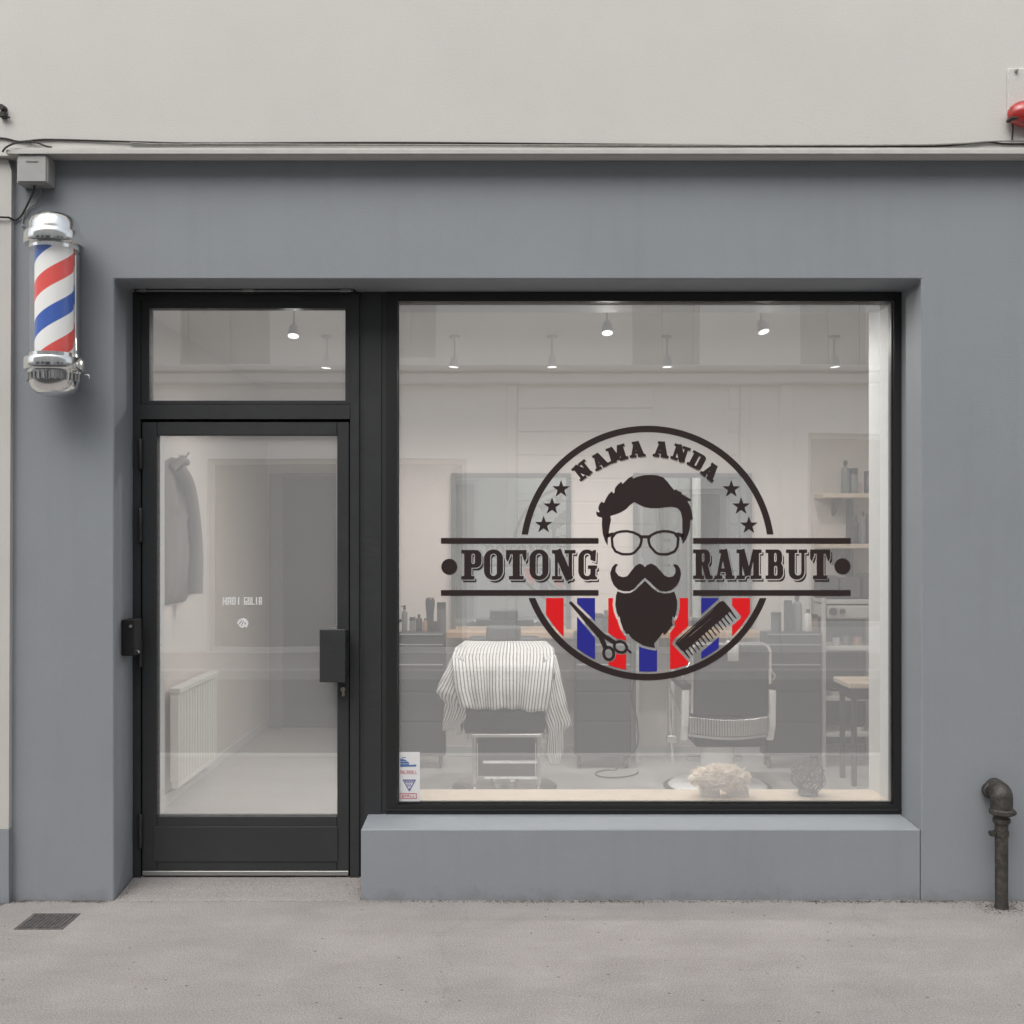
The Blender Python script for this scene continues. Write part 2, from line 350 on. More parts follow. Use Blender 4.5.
# interior door gap and door leaf
MB().box(fx(140.5)+.0005, 5.312, zb-.002, fx(150), 5.3295, fz(419)-.0005).box(fx(343), 5.312, zb-.002, fx(350)-.0005, 5.3295, fz(419)-.0005).box(fx(150)+.0005, 5.312, fz(430), fx(343)-.0005, 5.3295, fz(419)-.0005).box(fx(150)+.0005, 5.312, zb-.002, fx(343)-.0005, 5.3295, fz(868)).build('door_stop', M['gap'], frame, smooth=False)
dl = MB(); d0, d1 = YW+.004, 5.31
x0, x1, z0, z1 = fx(141.6), fx(349.0), fz(876), fz(421.8)
gx0, gx1, gz0, gz1 = fx(156.5), fx(337), fz(816.5), fz(435)
dl.box(x0, d0, z0, gx0, d1, z1, .003); dl.box(gx1, d0, z0, x1, d1, z1, .003)
dl.box(gx0+.0005, d0+.0007, gz1, gx1-.0005, d1, z1, .003)
dl.box(gx0+.0005, d0+.0007, z0, gx1-.0005, d1, gz0, .003)
door = dl.build('door', M['frame'], bld, smooth=False)
MB().box(fx(153), d0-.004, fz(862), fx(338), d0-.0003, fz(826.5), .0025).build('kick_panel', M['frame'], door, smooth=False)
MB().box(x0+.003, d0-.006, fz(875.6), x1-.003, d0-.0004, fz(871), .002).build('threshold_strip', M['alu'], door, smooth=False)
pane('door_pane', gx0-.004, gz0-.004, gx1+.004, gz1+.004, YG, door)
# strip of glazing bead on hinge side
for ya, yb in ((439,469),(508,542),(637,667),(814,848)):
    mb = MB(); mb.lathe([(.0,fz(yb)-.004),(.009,fz(yb)),(.011,fz(yb)+.003),(.011,fz((ya+yb)/2)-.002),(.0095,fz((ya+yb)/2)),(.011,fz((ya+yb)/2)+.002),(.011,fz(ya)-.003),(.009,fz(ya)),(0,fz(ya)+.004)], (fx(140.6), YW-.006, 0), 14)
    mb.build('hinge', M['hinge'], door)
YH = 5.15
h = MB(); h.box(PX(319.5,YH), YH, PZ(682.5,YH), PX(345.2,YH), YH+.028, PZ(629.5,YH), .003)
h.box(PX(324,YH), YH+.028, PZ(640,YH), PX(345,YH), d0-.001, PZ(631,YH), .003); h.box(PX(324,YH), YH+.028, PZ(681,YH), PX(345,YH), d0-.001, PZ(672,YH), .003)
hd = h.build('handle', M['frame'], door, smooth=False)
lk = MB(); lk.lathe([(.0,d0-.022),(.011,d0-.022),(.012,d0-.018),(.012,d0-.001)], (fx(343.5),0,fz(689)), 18, 'y'); lk.box(fx(343.5)-.006, d0-.014, fz(696), fx(343.5)+.006, d0-.001, fz(689))
lk.build('lock_cylinder', M['brass'], door)

# key box on the left reveal
kb = thing('key_box', (PX(121,5.1), 5.12, PZ(640,5.1)), 'small black lock box on the left reveal beside the door hinges', 'lock box')
MB().box(XL+.001, 5.09, PZ(655.5,5.11), XL+.058, 5.2, PZ(619.5,5.11), .004).build('casing', M['gap'], kb, smooth=False)
MB().lathe([(0,5.083),(.006,5.083),(.007,5.0895)], (XL+.044,0,PZ(626,5.1)), 14, 'y').build('button', M['alu'], kb)
MB().tube([(XL+.058,5.12,PZ(651,5.1)),(XL+.07,5.115,PZ(651.5,5.1)),(XL+.075,5.112,PZ(653,5.1))], .004).build('latch', M['alu'], kb)

# neighbour to the left
nb = thing('neighbour_building', (-5, 5.2, 0), 'pale rendered neighbouring wall strip at the far left with grey base', 'building')
xn = PX(11.5, 4.97)
MB().prism([(-9, PZ(829,4.97)),(xn-.012, PZ(829,4.97)),(xn, zled-.05),(xn-.018, zled-.001),(-9, zled-.001)], 'y', 4.97, 5.4).build('wall', M['neighbour'], nb, smooth=False)
MB().box(-9, 4.962, -.1, PX(8.5,4.96), 5.4, PZ(829,4.97)-.002).build('plinth', M['grey_render'], nb, smooth=False)
# building mass left / right / behind (continuation of the terrace)
MB().box(-9, 5.42, -.1, -2.16, 10.2, 5.3).build('party_wall', M['int_wall'], nb, smooth=False)

# ------------------------------------------------------------------ shop interior
ZF, ZC, YB, YB2 = .031, 2.83, 8.19, 9.46
XI0, XI1 = -1.98, 2.8
def struct(name, mb, m): return tag(mb.build(name, m, smooth=False), kind='structure')
struct('floor', MB().box(-2.15, 5.345, -.1, 3.0, 9.7, ZF), M['int_floor'])
struct('ceiling', MB().box(-2.15, 5.43, ZC, 3.0, 9.7, ZC+.1), M['ceiling'])
struct('interior_wall_left', MB().box(-2.15, 5.425, ZF, XI0, 9.7, ZC), M['int_wall'])
struct('interior_wall_right', MB().box(XI1, 5.425, ZF, 3.0, 9.7, ZC), M['int_wall'])
struct('interior_wall_back', MB().box(-.90, YB, ZF, XI1, YB+.15, ZC), M['int_wall'])
struct('interior_wall_passage', MB().box(XI0, YB2, ZF, -.75, YB2+.15, ZC), M['int_wall'])
struct('interior_wall_passage_side', MB().box(-.90, YB+.15, ZF, -.75, YB2, ZC), M['int_wall'])
sk = MB()
sk.box(XI0, 5.43, ZF, XI0+.014, YB2, ZF+.075, .003); sk.box(-.90, YB-.014, ZF, XI1, YB, ZF+.075, .003); sk.box(XI0+.015, YB2-.014, ZF, -1.955, YB2, ZF+.075)
struct('skirting_board', sk, M['int_white'])
# window lining and bench
yb_, zb_ = 5.58, fz(803.3, YG)
wb = thing('window_lining', (0, 5.45, zb_), 'white window lining with pale wood bench behind the large pane', 'window bench')
MB().box(fx(395), 5.331, zb_-.04, PX(893.5,YG), yb_, zb_, .003).build('bench', M['wood'], wb, smooth=False)
MB().box(PX(893.5,YG)+.0005, 5.331, zb_-.04, PX(893.5,YG)+.03, 5.64, ZC-.03).build('side_panel', M['int_white'], wb, smooth=False)
MB().box(fx(395), 5.331, fz(303,YG), PX(893.5,YG), 5.50, fz(303,YG)+.03).build('head_panel', M['int_white'], wb, smooth=False)
MB().box(fx(395), 5.55, ZF, PX(893.5,YG), 5.575, zb_-.041).build('front_panel', M['int_white'], wb, smooth=False)
MB().box(fx(142), 5.331, ZF, -1.622, 5.43, fz(425)).build('door_lining', M['int_white'], wb, smooth=False)

# spotlights on the ceiling
em = bpy.data.materials.new('lamp_glow'); em.use_nodes = True; em.node_tree.nodes.clear()
_o = N(em.node_tree, 'ShaderNodeOutputMaterial'); _e = N(em.node_tree, 'ShaderNodeEmission'); _e.inputs[0].default_value = (1,.96,.9,1); _e.inputs[1].default_value = 2.6; em.node_tree.links.new(_e.outputs[0], _o.inputs[0])
LAMP_W = 55
def spotlight(px, py, Y, label, tilt, k=1):
    bx = PX(px, Y); bz = PZ(py, Y)
    t = thing('ceiling_spotlight', (bx, Y, ZC), label, 'spotlight', 'ceiling spotlights in the shop')
    MB().lathe([(.030,ZC-.014),(.033,ZC-.012),(.033,ZC-.0005)], (bx,Y,0), 24).build('mount', M['int_white'], t)
    MB().tube([(bx,Y,ZC-.021),(bx,Y,bz+.058)], .006).build('stem', M['int_white'], t)
    d = Vector((math.sin(tilt[0]), -math.sin(tilt[1]), -1)).normalized(); q = Vector((0,0,-1)).rotation_difference(d)
    def shape(prof):
        mb = MB(); mb.lathe(prof, (0,0,0), 24)
        bmesh.ops.transform(mb.bm, matrix=Matrix.Translation((bx,Y,bz+.05)) @ q.to_matrix().to_4x4(), verts=mb.bm.verts); return mb
    shape([(.0,.012),(.016,.010),(.024,-.006),(.030,-.050),(.031,-.056),(.029,-.056),(.029,-.05),(0,-.05)]).build('housing', M['int_white'], t)
    shape([(0,-.0575),(.0285,-.0575),(.0285,-.0565),(0,-.0565)]).build('lamp_lens', em, t)
    ld = bpy.data.lights.new('lamp_light', 'SPOT'); ld.energy = LAMP_W*k; ld.spot_size = R(168); ld.spot_blend = .7; ld.shadow_soft_size = .04; ld.color = (1,.965,.93)
    lo = bpy.data.objects.new('beam', ld); lo.location = Vector((bx,Y,bz+.05)) + d*.075; lo.rotation_euler = q.to_euler(); COL.objects.link(lo)
    lo.parent = t; lo.matrix_parent_inverse = Matrix.Translation(t.location).inverted()
YR, YR2 = 7.0, 5.97
for px, py, lab in ((327,367,'lit white ceiling spotlight at the right end of the transom glass'),(454.5,366,'lit white spotlight leftmost in the large window, back row'),(552,366,'lit white spotlight of the back row, second from the left in the window'),(667,366,'lit white spotlight of the back row above the end of the name lettering'),(834,366,'lit white spotlight nearest the right edge of the window')):
    spotlight(px, py, YR, lab, (.12 if px > 800 else -.1 if px < 470 else .02, .0), .5 if px < 400 else .6 if px > 800 else 1.05)
for px, py, lab in ((294,336,'lit white spotlight of the front row seen in the transom glass'),(607,333,'bright front row spotlight above the decal, left of centre'),(761,332,'bright front row spotlight tilted to the right near the window top')):
    spotlight(px, py, YR2, lab, (.2 if px == 761 else 0, .35), .4 if px < 400 else .65 if px > 700 else 1.0)

# mirrors
def mirror(pxa, pxb, label):
    Y = 8.155; a, b = PX(pxa,Y), PX(pxb,Y); zt_, zb2 = PZ(473,Y), .90
    t = thing('wall_mirror', ((a+b)/2, Y, zb2), label, 'mirror', 'barber mirrors on the back wall')
    m = MB(); w = .034
    m.box(a,Y,zb2,a+w,8.188,zt_,.003); m.box(b-w,Y,zb2,b,8.188,zt_,.003); m.box(a+w+.0005,Y+.001,zt_-w,b-w-.0005,8.188,zt_-.001); m.box(a+w+.0005,Y+.001,zb2+.001,b-w-.0005,8.188,zb2+w)
    m.build('frame', M['mirror_frame'], t, smooth=False)
    MB().box(a+w-.002,Y+.008,zb2+w-.002,b-w+.002,Y+.013,zt_-w+.002).build('mirror_glass', M['mirror'], t, smooth=False)
mirror(451, 571, 'tall grey framed mirror behind the striped cape chair')
mirror(633.5, 752, 'tall grey framed mirror behind the bearded face on the decal')

# counter along the back wall
ct = thing('wall_counter', (PX(600,8), 8.05, ZF), 'long wooden counter shelf under the mirrors on the back wall', 'counter')
cz = PZ(632, 7.9)
MB().box(PX(446,7.9), 7.9, cz-.045, PX(764,7.9), 8.154, cz, .004).build('counter_top', M['counter_wood'], ct, smooth=False)
for p in (548, 636, 671):
    MB().box(PX(p,7.95), 7.95, ZF, PX(p,7.95)+.022, 8.15, cz-.046).build('support_panel', M['int_white'], ct, smooth=False)

# drawer trolleys
YT = 7.72
def trolley(px0, px1, label):
    a, b = PX(px0,YT), PX(px1,YT); top, bot = PZ(632.5,YT), ZF+.085
    t = thing('drawer_trolley', ((a+b)/2, YT+.15, ZF), label, 'trolley', 'grey drawer trolleys')
    MB().box(a, YT+.02, bot, b, YT+.40-.22, top, .006).build('body', M['trolley'], t, smooth=False)
    zs = [top-.012, PZ(644.5,YT), PZ(664.5,YT), PZ(692,YT), PZ(722,YT), bot+.015]
    for i in range(5):
        d = MB().box(a+.012, YT, zs[i+1]+.006, b-.012, YT+.0195, zs[i]-.006, .003).build('drawer', M['trolley_drawer'], t, smooth=False)
        if i < 3: MB().box(a+.014, YT-.012, zs[i]-.0055, b-.014, YT+.012, zs[i]+.0035, .002).build('handle', M['alu'], d, smooth=False)
    for x in (a+.035, b-.035):
        for y in (YT+.04, YT+.14):
            c = MB(); c.tube([(x-.011,y,ZF+.03),(x+.011,y,ZF+.03)], .0295, 18); c.tube([(x,y,ZF+.05),(x,y,bot+.002)], .01)
            c.build('caster', M['hinge'], t)
    return t
t1 = trolley(388, 445, 'dark grey drawer trolley with bottles at the left edge of the window')
def tdup(px, label):
    return dup(t1, Vector((t1.location.x + PX(px,YT)-PX(388,YT), t1.location.y, t1.location.z)), label)
tdup(575, 'dark grey drawer trolley in the middle, partly behind the decal scissors')
tdup(765.5, 'dark grey drawer trolley to the right of the dark barber chair')

# bottles
def bottle(px, pyb, Y, hpx, wpx, m, cap, label, group, kind='bottle'):
    x, zb0 = PX(px,Y), PZ(pyb,Y); h_, r = hpx*Y/F, wpx*Y/F/2
    t = thing(kind, (x, Y, zb0), label, kind.replace('_', ' '), group)
    if cap == 'round':
        MB().lathe([(r*.85,zb0),(r*.8,zb0+.02),(r*.78,zb0+h_*.5),(r,zb0+h_*.8),(r*.95,zb0+h_*.93),(r*.7,zb0+h_*.985),(0,zb0+h_)], (x,Y,0), 20).build('body', m, t)
    elif cap == 'jar':
        MB().lathe([(r,zb0),(r,zb0+h_*.72),(r*.9,zb0+h_*.75)], (x,Y,0), 20).build('body', m, t)
        MB().lathe([(r*1.02,zb0+h_*.755),(r*1.02,zb0+h_*.98),(r*.9,zb0+h_)], (x,Y,0), 20).build('lid', M['bottle_cap'], t)
    else:
        MB().lathe([(r*.95,zb0),(r,zb0+.005),(r,zb0+h_*.68),(r*.8,zb0+h_*.76),(r*.38,zb0+h_*.8),(r*.36,zb0+h_*.84)], (x,Y,0), 20).build('body', m, t)
        cm = MB().lathe([(r*.46,zb0+h_*.842),(r*.46,zb0+h_*.98),(r*.3,zb0+h_)], (x,Y,0), 16)
        if cap == 'pump': cm.tube([(x,Y,zb0+h_*.97),(x-r*.9,Y-.01,zb0+h_*.95)], .005)
        cm.build('cap', M['bottle_cap'], t)
G1 = 'bottles and jars on the left drawer trolley'; Ytb = YT+.1; tb = VY + (CZ-PZ(632.5,YT)-.001)*F/Ytb
bottle(430, tb, Ytb, 34, 9.5, M['bottle_dark'], 'round', 'tall dark rounded canister, tallest on the left trolley', G1, 'canister')
bottle(441.5, tb, Ytb, 29, 9, M['case_grey'], 'jar', 'grey lidded tin at the right end of the left trolley top', G1, 'tin')
bottle(419, tb, Ytb, 17, 6.5, M['bottle_dark'], 'cap', 'short black capped bottle left of the tall canister', G1)
bottle(412.5, tb, Ytb, 14, 6, M['bottle_grey'], 'jar', 'small grey jar among the bottles on the left trolley', G1, 'jar')
bottle(425, tb, Ytb-.05, 13, 5, M['bottle_amber'], 'cap', 'small amber bottle in front of the tall canister', G1)
bottle(404.5, tb, Ytb, 26, 6, M['bottle_grey'], 'pump', 'slim grey pump bottle near the left window frame', G1)
bottle(399.5, tb, Ytb, 12, 6, M['bottle_white'], 'jar', 'small white jar nearest the left window frame', G1, 'jar')
bottle(434.5, tb, Ytb-.06, 10, 5, M['bottle_dark'], 'jar', 'squat black jar between the canister and the tin', G1, 'jar')
G2 = 'containers on the counter and right trolley'
bottle(776, tb, Ytb, 19, 10, M['case_grey'], 'jar', 'square shouldered grey pot on the right trolley, left of the tall bottle', G2, 'pot')
bottle(788, tb, Ytb-.03, 31, 8, M['bottle_dark'], 'jar', 'dark tall tin on the right trolley beside the funnel bottle', G2, 'tin')
bottle(797, tb, Ytb, 37, 10, M['bottle_grey'], 'cap', 'tall grey bottle with narrow neck, tallest on the right trolley', G2)
bottle(808, tb, Ytb-.04, 22, 8, M['bottle_white'], 'cap', 'white bottle on the right trolley next to the white shelf post', G2)
bottle(814.5, tb, Ytb, 17, 6, M['bottle_amber'], 'jar', 'small amber jar at the right end of the right trolley', G2, 'jar')
bottle(589, tb, Ytb, 13, 9, M['case_grey'], 'jar', 'dark grey jar on the middle trolley behind the blue stripe', G2, 'jar')
bottle(598, tb, Ytb, 18, 10, M['case_grey'], 'jar', 'dark grey tub on the middle trolley between blue and red stripes', G2, 'tub')
bottle(606, tb, Ytb, 21, 9, M['bottle_dark'], 'cap', 'black bottle on the middle trolley beside the red stripe', G2)

# wall shelves on the right
YS = 8.0; G3 = 'bottles on the right wall shelves'
for py, lab in ((493.5, 'upper pinkish wood wall shelf with a dark bottle on it'), (544, 'lower wood wall shelf behind the right end of the decal bar')):
    t = thing('wall_shelf', (PX(860,YS), YS+.1, PZ(py,YS)), lab, 'shelf', 'wooden wall shelves on the right')
    MB().box(PX(823,YS-.05), YS-.05, PZ(py+4.5,YS), 2.76, 8.188, PZ(py,YS), .004).build('board', M['wood'], t, smooth=False)
    MB().prism([(8.188,PZ(py+4.7,YS)),(7.99,PZ(py+4.7,YS)),(8.188,PZ(py+4.7,YS)-.12)], 'x', PX(835,8.1), PX(835,8.1)+.02).build('bracket', M['case_grey'], t, smooth=False)
MB_ = MB().box(PX(848.5,8.12), 8.1, PZ(596,8.1), PX(852.5,8.12), 8.186, PZ(499,8.1)); tag(MB_.build('shelf_post', M['case_grey'], smooth=False), 'thin grey upright between the two wall shelves', 'post')
bottle(845.5, 493.2, YS, 33, 9, M['bottle_grey'], 'cap', 'grey green bottle with round cap on the upper wall shelf', G3)
bottle(854, 493.2, YS, 25, 7.5, M['bottle_grey'], 'jar', 'lidded grey tin beside the bottle on the upper shelf', G3, 'tin')
bottle(868, 493.2, YS, 22, 8, M['bottle_dark'], 'jar', 'dark tin at the right end of the upper wall shelf', G3, 'tin')
bottle(856, 543.6, YS, 28, 6, M['bottle_dark'], 'cap', 'dark bottle on the lower shelf just right of the post', G3)
bottle(863, 543.6, YS, 32, 6, M['bottle_grey'], 'cap', 'taller grey bottle on the lower shelf near the white lining', G3)
bottle(869, 543.6, YS, 30, 6, M['bottle_dark'], 'jar', 'slim dark canister on the lower shelf at the lining edge', G3, 'canister')

# shelving unit, cases, white appliance
su = thing('shelving_unit', (PX(846,7.85), 7.9, ZF), 'white metal shelving unit at the right edge behind the window', 'shelving')
for x in (824, 884):
    for y in (7.75, 8.1):
        MB().box(PX(x-2,7.75), y, ZF, PX(x+2,7.75), y+.03, PZ(598,7.75), .003).build('post', M['shelf_white'], su, smooth=False)
for py in (600, 646.5, 697, 733):
    MB().box(PX(826.3,7.75), 7.755, PZ(py+4,7.75), PX(881.7,7.75), 8.125, PZ(py,7.75), .003).build('shelf', M['shelf_white'], su, smooth=False)
MB().box(PX(827,7.9), 8.13, ZF+.1, PX(881,7.9), 8.14, PZ(604,7.9)).build('back_panel', M['case_grey'], su, smooth=False)
ap = thing('white_appliance', (PX(848,7.77), 7.9, PZ(646,7.75)), 'white countertop appliance with two grey knobs on the shelving unit', 'appliance')
za, zb3 = PZ(619,7.75), PZ(605.5,7.75)
MB().box(PX(826.8,7.76), 7.757, za, PX(878,7.76), 8.1, zb3, .008).build('body', M['shelf_white'], ap, smooth=False)
for p, r in ((833,.026),(842.5,.018)): MB().lathe([(r,7.735),(r,7.7565)], (PX(p,7.75),0,(za+zb3)/2+.005), 18, 'y').build('knob', M['case_grey'], ap)
for k, (xa, xb, h_) in enumerate(((820,838,22),(840,860,20),(862,884,24))):
    o = MB().box(PX(xa,7.88), 7.86, PZ(599.6,7.75), PX(xb,7.88), 8.05, PZ(600,7.75)+h_*7.8/F+.01, .008).build('storage_case', M['case_grey'], None, smooth=False)
    tag(o, ('dark storage case on the shelving unit behind the right decal dot','dark storage case, middle one on top of the shelving unit','dark storage case on the shelving unit against the white lining')[k], 'case', 'dark cases on top of the shelving unit')
for k, (p, py, hh, ww) in enumerate(((836,646.3,12,7),(846,646.3,14,7),(857,646.3,13,9),(834,696.7,8,9),(848,696.7,9,8),(842,732.7,10,9),(858,732.7,9,11))):
    bottle(p, py, 7.85, hh, ww, M[('bottle_white','bottle_grey','bottle_amber')[k % 3]], 'jar', ('white jar on the second shelf of the white unit, by its left post','grey tall jar in the middle of the second shelf of the white unit','amber wide jar on the right of the second shelf of the white unit','white jar low on the third shelf by the left post','grey jar on the third shelf behind the stool leg','amber tub on the lowest shelf left of the stool leg','white tub on the lowest shelf right of the stool leg')[k], 'jars on the white shelving unit', 'jar')
# wood topped stool in front of the shelving
st = thing('work_stool', (PX(862,7.3), 7.3, ZF), 'dark legged stool with a pale wood top by the white lining', 'stool')
sx0, sx1, sz = PX(842,7.3), PX(895,7.3), PZ(680,7.3)
MB().box(sx0, 7.15, sz-.035, sx1, 7.5, sz, .006).build('seat', M['wood'], st, smooth=False)
MB().box(sx0+.03, 7.18, sz-.11, sx1-.03, 7.47, sz-.036).build('apron', M['trolley'], st, smooth=False)
for x in (sx0+.03, sx1-.075):
    for y in (7.18, 7.43):
        MB().box(x, y, ZF, x+.03, y+.03, sz-.111, .003).build('leg', M['trolley'], st, smooth=False)

# ---------------------------------------------------------------- barber chair under the cape (faces the window)
c1 = thing('barber_chair', (0, 7.1, ZF), 'barber chair with chrome footrest under a white striped cape', 'barber chair')
cx = PX(504.5, 7.0)
MB().lathe([(.33,ZF),(.33,ZF+.012),(.30,ZF+.03),(.09,ZF+.05),(.075,ZF+.07),(.075,.36)], (cx,7.15,0), 40).build('base', M['chrome_soft'], c1)
MB().box(cx-.245, 6.80, .43, cx+.245, 7.30, .565, .03, 3).build('seat', M['leather'], c1)
m = MB()
for k in range(26):   # pleated chrome band under the seat
    x = cx-.235 + k*.0188; m.box(x, 6.815+.006*(k % 2), .385, x+.0165, 6.85, .4285, .003)
m.box(cx-.24, 6.851, .36, cx+.24, 7.28, .4285); m.build('seat_band', M['chrome_soft'], c1, smooth=False)
MB().box(cx-.23, 7.27, .53, cx+.23, 7.37, .965, .03, 3).build('backrest', M['leather'], c1)
MB().box(PX(486,7.28), 7.24, PZ(640,7.24), PX(521,7.28), 7.36, PZ(626.5,7.24), .022, 3).build('headrest', M['leather_grey'], c1)
MB().tube([(cx,7.32,.93),(cx,7.32,PZ(632,7.24))], .014).build('headrest_stem', M['chrome_soft'], c1)
for s in (-1, 1):
    MB().box(cx+s*.275-.03, 6.86, .74, cx+s*.275+.03, 7.28, .785, .012, 2).build('armrest', M['leather'], c1)
    MB().box(cx+s*.275-.02, 6.9, .40, cx+s*.275+.02, 7.24, .739, .01).build('arm_support', M['chrome_soft'], c1)
ft = MB(); fxa, fxb = PX(474.5,6.72), PX(538.5,6.72)
za, zb4 = PZ(737,6.72), PZ(787,6.62)
for x in (fxa, fxb): ft.tube([(x,6.80,.385),(x,6.72,za),(x,6.68,.20),(x,6.66,zb4)], .013)
ft.box(fxa-.02, 6.705, za-.002, fxb+.02, 6.735, za+.02, .004)
ft.tube([(fxa+.05,6.665,PZ(762,6.66)),(fxb-.01,6.665,PZ(762,6.66))], .011); ft.tube([(fxa+.06,6.66,PZ(778,6.64)),(fxb-.01,6.66,PZ(778,6.64))], .010)
ft.box(fxa-.01, 6.55, zb4-.02, fxb+.01, 6.68, zb4, .005)
ft.build('footrest', M['chrome_soft'], c1)
MB().box(fxa+.02, 6.735, .19, fxb-.02, 6.75, za-.01).build('footrest_pad', M['leather'], c1, smooth=False)

# striped cape, draped: uv.x in metres across, stripes run along the drop
def stripe_mat():
    m = mat('cape_cloth', (.78,.765,.75), .9, spec=.2); nt = m.node_tree; b = nt.nodes['Principled BSDF']
    uv = N(nt, 'ShaderNodeUVMap'); s = N(nt, 'ShaderNodeSeparateXYZ'); nt.links.new(uv.outputs[0], s.inputs[0])
    fr_ = math_node(nt, 'FRACT', math_node(nt, 'MULTIPLY', s.outputs[0], 1/.0205)); g = math_node(nt, 'GREATER_THAN', fr_, .68)
    mx = N(nt, 'ShaderNodeMix', data_type='RGBA'); nt.links.new(g, mx.inputs['Factor']); mx.inputs['A'].default_value = (.80,.785,.77,1); mx.inputs['B'].default_value = (.17,.17,.175,1)
    nt.links.new(mx.outputs['Result'], b.inputs['Base Color']); return m
M['cape'] = stripe_mat()
def cloth(bm, uvl, rows, nx, uscale=1.0, shear=0):
    """rows: list of (left xyz, right xyz, belly, ripple); grid between them, uv.x = distance across"""
    g = []
    for i, (L, Rr, belly, rip) in enumerate(rows):
        L, Rr = Vector(L), Vector(Rr); w = (Rr-L).length; row = []
        for k in range(nx+1):
            t = k/nx; p = L.lerp(Rr, t); p.y -= belly*math.sin(math.pi*t); p.y += rip*math.sin(t*15+i*.10)*.8 + rip*math.sin(t*34+1.3+i*.05)*.5; p.z += rip*.22*math.sin(t*11+2)+rip*.1*math.sin(t*29); p.x += rip*.25*math.sin(t*15+1.2+i*.1)
            row.append((bm.verts.new(p), (t-.5)*uscale*1.0 + shear*i))
        g.append(row)
    for i in range(len(g)-1):
        for k in range(nx):
            f = bm.faces.new((g[i][k][0], g[i+1][k][0], g[i+1][k+1][0], g[i][k+1][0]))
            vals = (g[i][k][1], g[i+1][k][1], g[i+1][k+1][1], g[i][k+1][1])
            for lp, u in zip(f.loops, vals): lp[uvl].uv = (u, i*.05)
mb = MB(); uvl = mb.bm.loops.layers.uv.new('UVMap')
def rowi(keys, n):
    out = []
    for a, b in zip(keys[:-1], keys[1:]):
        for j in range(n):
            t = j/n; out.append(tuple((Vector(a[q]).lerp(Vector(b[q]), t)) if q < 2 else a[q]+(b[q]-a[q])*t for q in range(4)))
    out.append(keys[-1]); return out
def pp(px, py, Y): return tuple(P(px, py, Y))
top = [(pp(470,684,7.45), pp(540,684,7.45), 0, .006), (pp(474,660,7.42), pp(536,660,7.42), 0, .0), (pp(470,641.5,7.34), pp(541,641.5,7.34), .0, .002), (pp(465,641,7.26), pp(546,641,7.26), .01, .003), (pp(455,648,7.14), pp(554,648,7.14), .0, .004), (pp(452,657,6.98), pp(555,657,6.98), -.0, .006),
       (pp(453,667,6.86), pp(554,667,6.86), .0, .012), (pp(456,690,6.80), pp(551,690,6.80), .0, .022), (pp(461,708,6.78), pp(547,711,6.78), .0, .028)]
cloth(mb.bm, uvl, rowi(top, 5), 72, .62)
# side flaps over the armrests
lf = [(pp(453,655,7.0), pp(464,657,6.93), 0, .002), (pp(444,673,6.90), pp(465,676,6.85), .0, .004), (pp(435.5,691,6.86), pp(465,697,6.80), .01, .005), (pp(439,696,6.86), pp(465.5,706,6.80), .01, .005), (pp(445,703,6.86), pp(466,713,6.80), .01, .005), (pp(443.5,718,6.87), pp(466,719,6.81), .008, .004), (pp(442.5,731,6.88), pp(455,729,6.83), .004, .003)]
cloth(mb.bm, uvl, rowi(lf, 5), 16, .17, .004)
rf = [(pp(544,657,6.93), pp(556,655,7.0), 0, .002), (pp(544,678,6.85), pp(561,676,6.90), .0, .004), (pp(544,706,6.80), pp(567,704,6.86), .01, .005), (pp(546,722,6.80), pp(572,725,6.87), .01, .005), (pp(549,732,6.80), pp(564,730,6.86), .008, .004), (pp(545,752,6.82), pp(563,752,6.86), .006, .004), (pp(550,765,6.83), pp(559,765,6.86), .004, .002)]
cloth(mb.bm, uvl, rowi(rf, 5), 16, .17, -.004)
bmesh.ops.recalc_face_normals(mb.bm, faces=mb.bm.faces)
cape = mb.build('barber_cape', M['cape'], angle=80)
sol = cape.modifiers.new('thickness', 'SOLIDIFY'); sol.thickness = .003; sol.offset = 0
tag(cape, 'white cape with thin grey stripes draped over the left barber chair', 'cape')

# ---------------------------------------------------------------- second chair, seen from behind
c2 = thing('barber_chair', (PX(730,7.1), 7.1, ZF), 'black barber chair with ribbed chrome band and white pedestal', 'barber chair')
qx = PX(730, 7.0); yk = 7.02
bl, br, bt, bb = PX(693,yk), PX(768.5,yk), PZ(645,yk), PZ(718,yk)
MB().box(bl, yk, bb, br, yk+.07, bt, .022, 3).build('backrest', M['leather'], c2)
pts = []
rr = .05
for (x, z) in ((bl-.006, bb+.03),(bl-.006, bt-rr)): pts.append((x, yk-.006, z))
for k in range(1, 7): a = math.pi - k*math.pi/12; pts.append((bl-.006+rr+rr*math.cos(a), yk-.006, bt-rr+.008+rr*math.sin(a)))
for k in range(0, 7): a = math.pi/2 - k*math.pi/12; pts.append((br+.006-rr+rr*math.cos(a), yk-.006, bt-rr+.008+rr*math.sin(a)))
pts += [(br+.006, yk-.006, bb+.03)]
MB().tube(pts, .011, 10).build('back_trim', M['chrome'], c2)
m = MB(); n = 30
for k in range(n):
    t = k/(n-1); x = PX(690,yk)+(PX(765.5,yk)-PX(690,yk))*t; y = yk-.03-.05*math.sin(math.pi*t); dz = -.012*math.sin(math.pi*t)
    m.box(x-.0068, y, PZ(733,yk)+dz, x+.0068, y+.05, PZ(716,yk)+dz, .0045)
    m.box(x-.0085, y-.006, PZ(735,yk)+dz-.004, x+.0085, y+.05, PZ(733,yk)+dz-.0005)
m.build('ribbed_band', M['chrome_soft'], c2, smooth=False)
MB().box(bl+.01, yk-.01, .375, br-.01, yk+.5, .50, .03, 2).build('seat', M['leather'], c2)
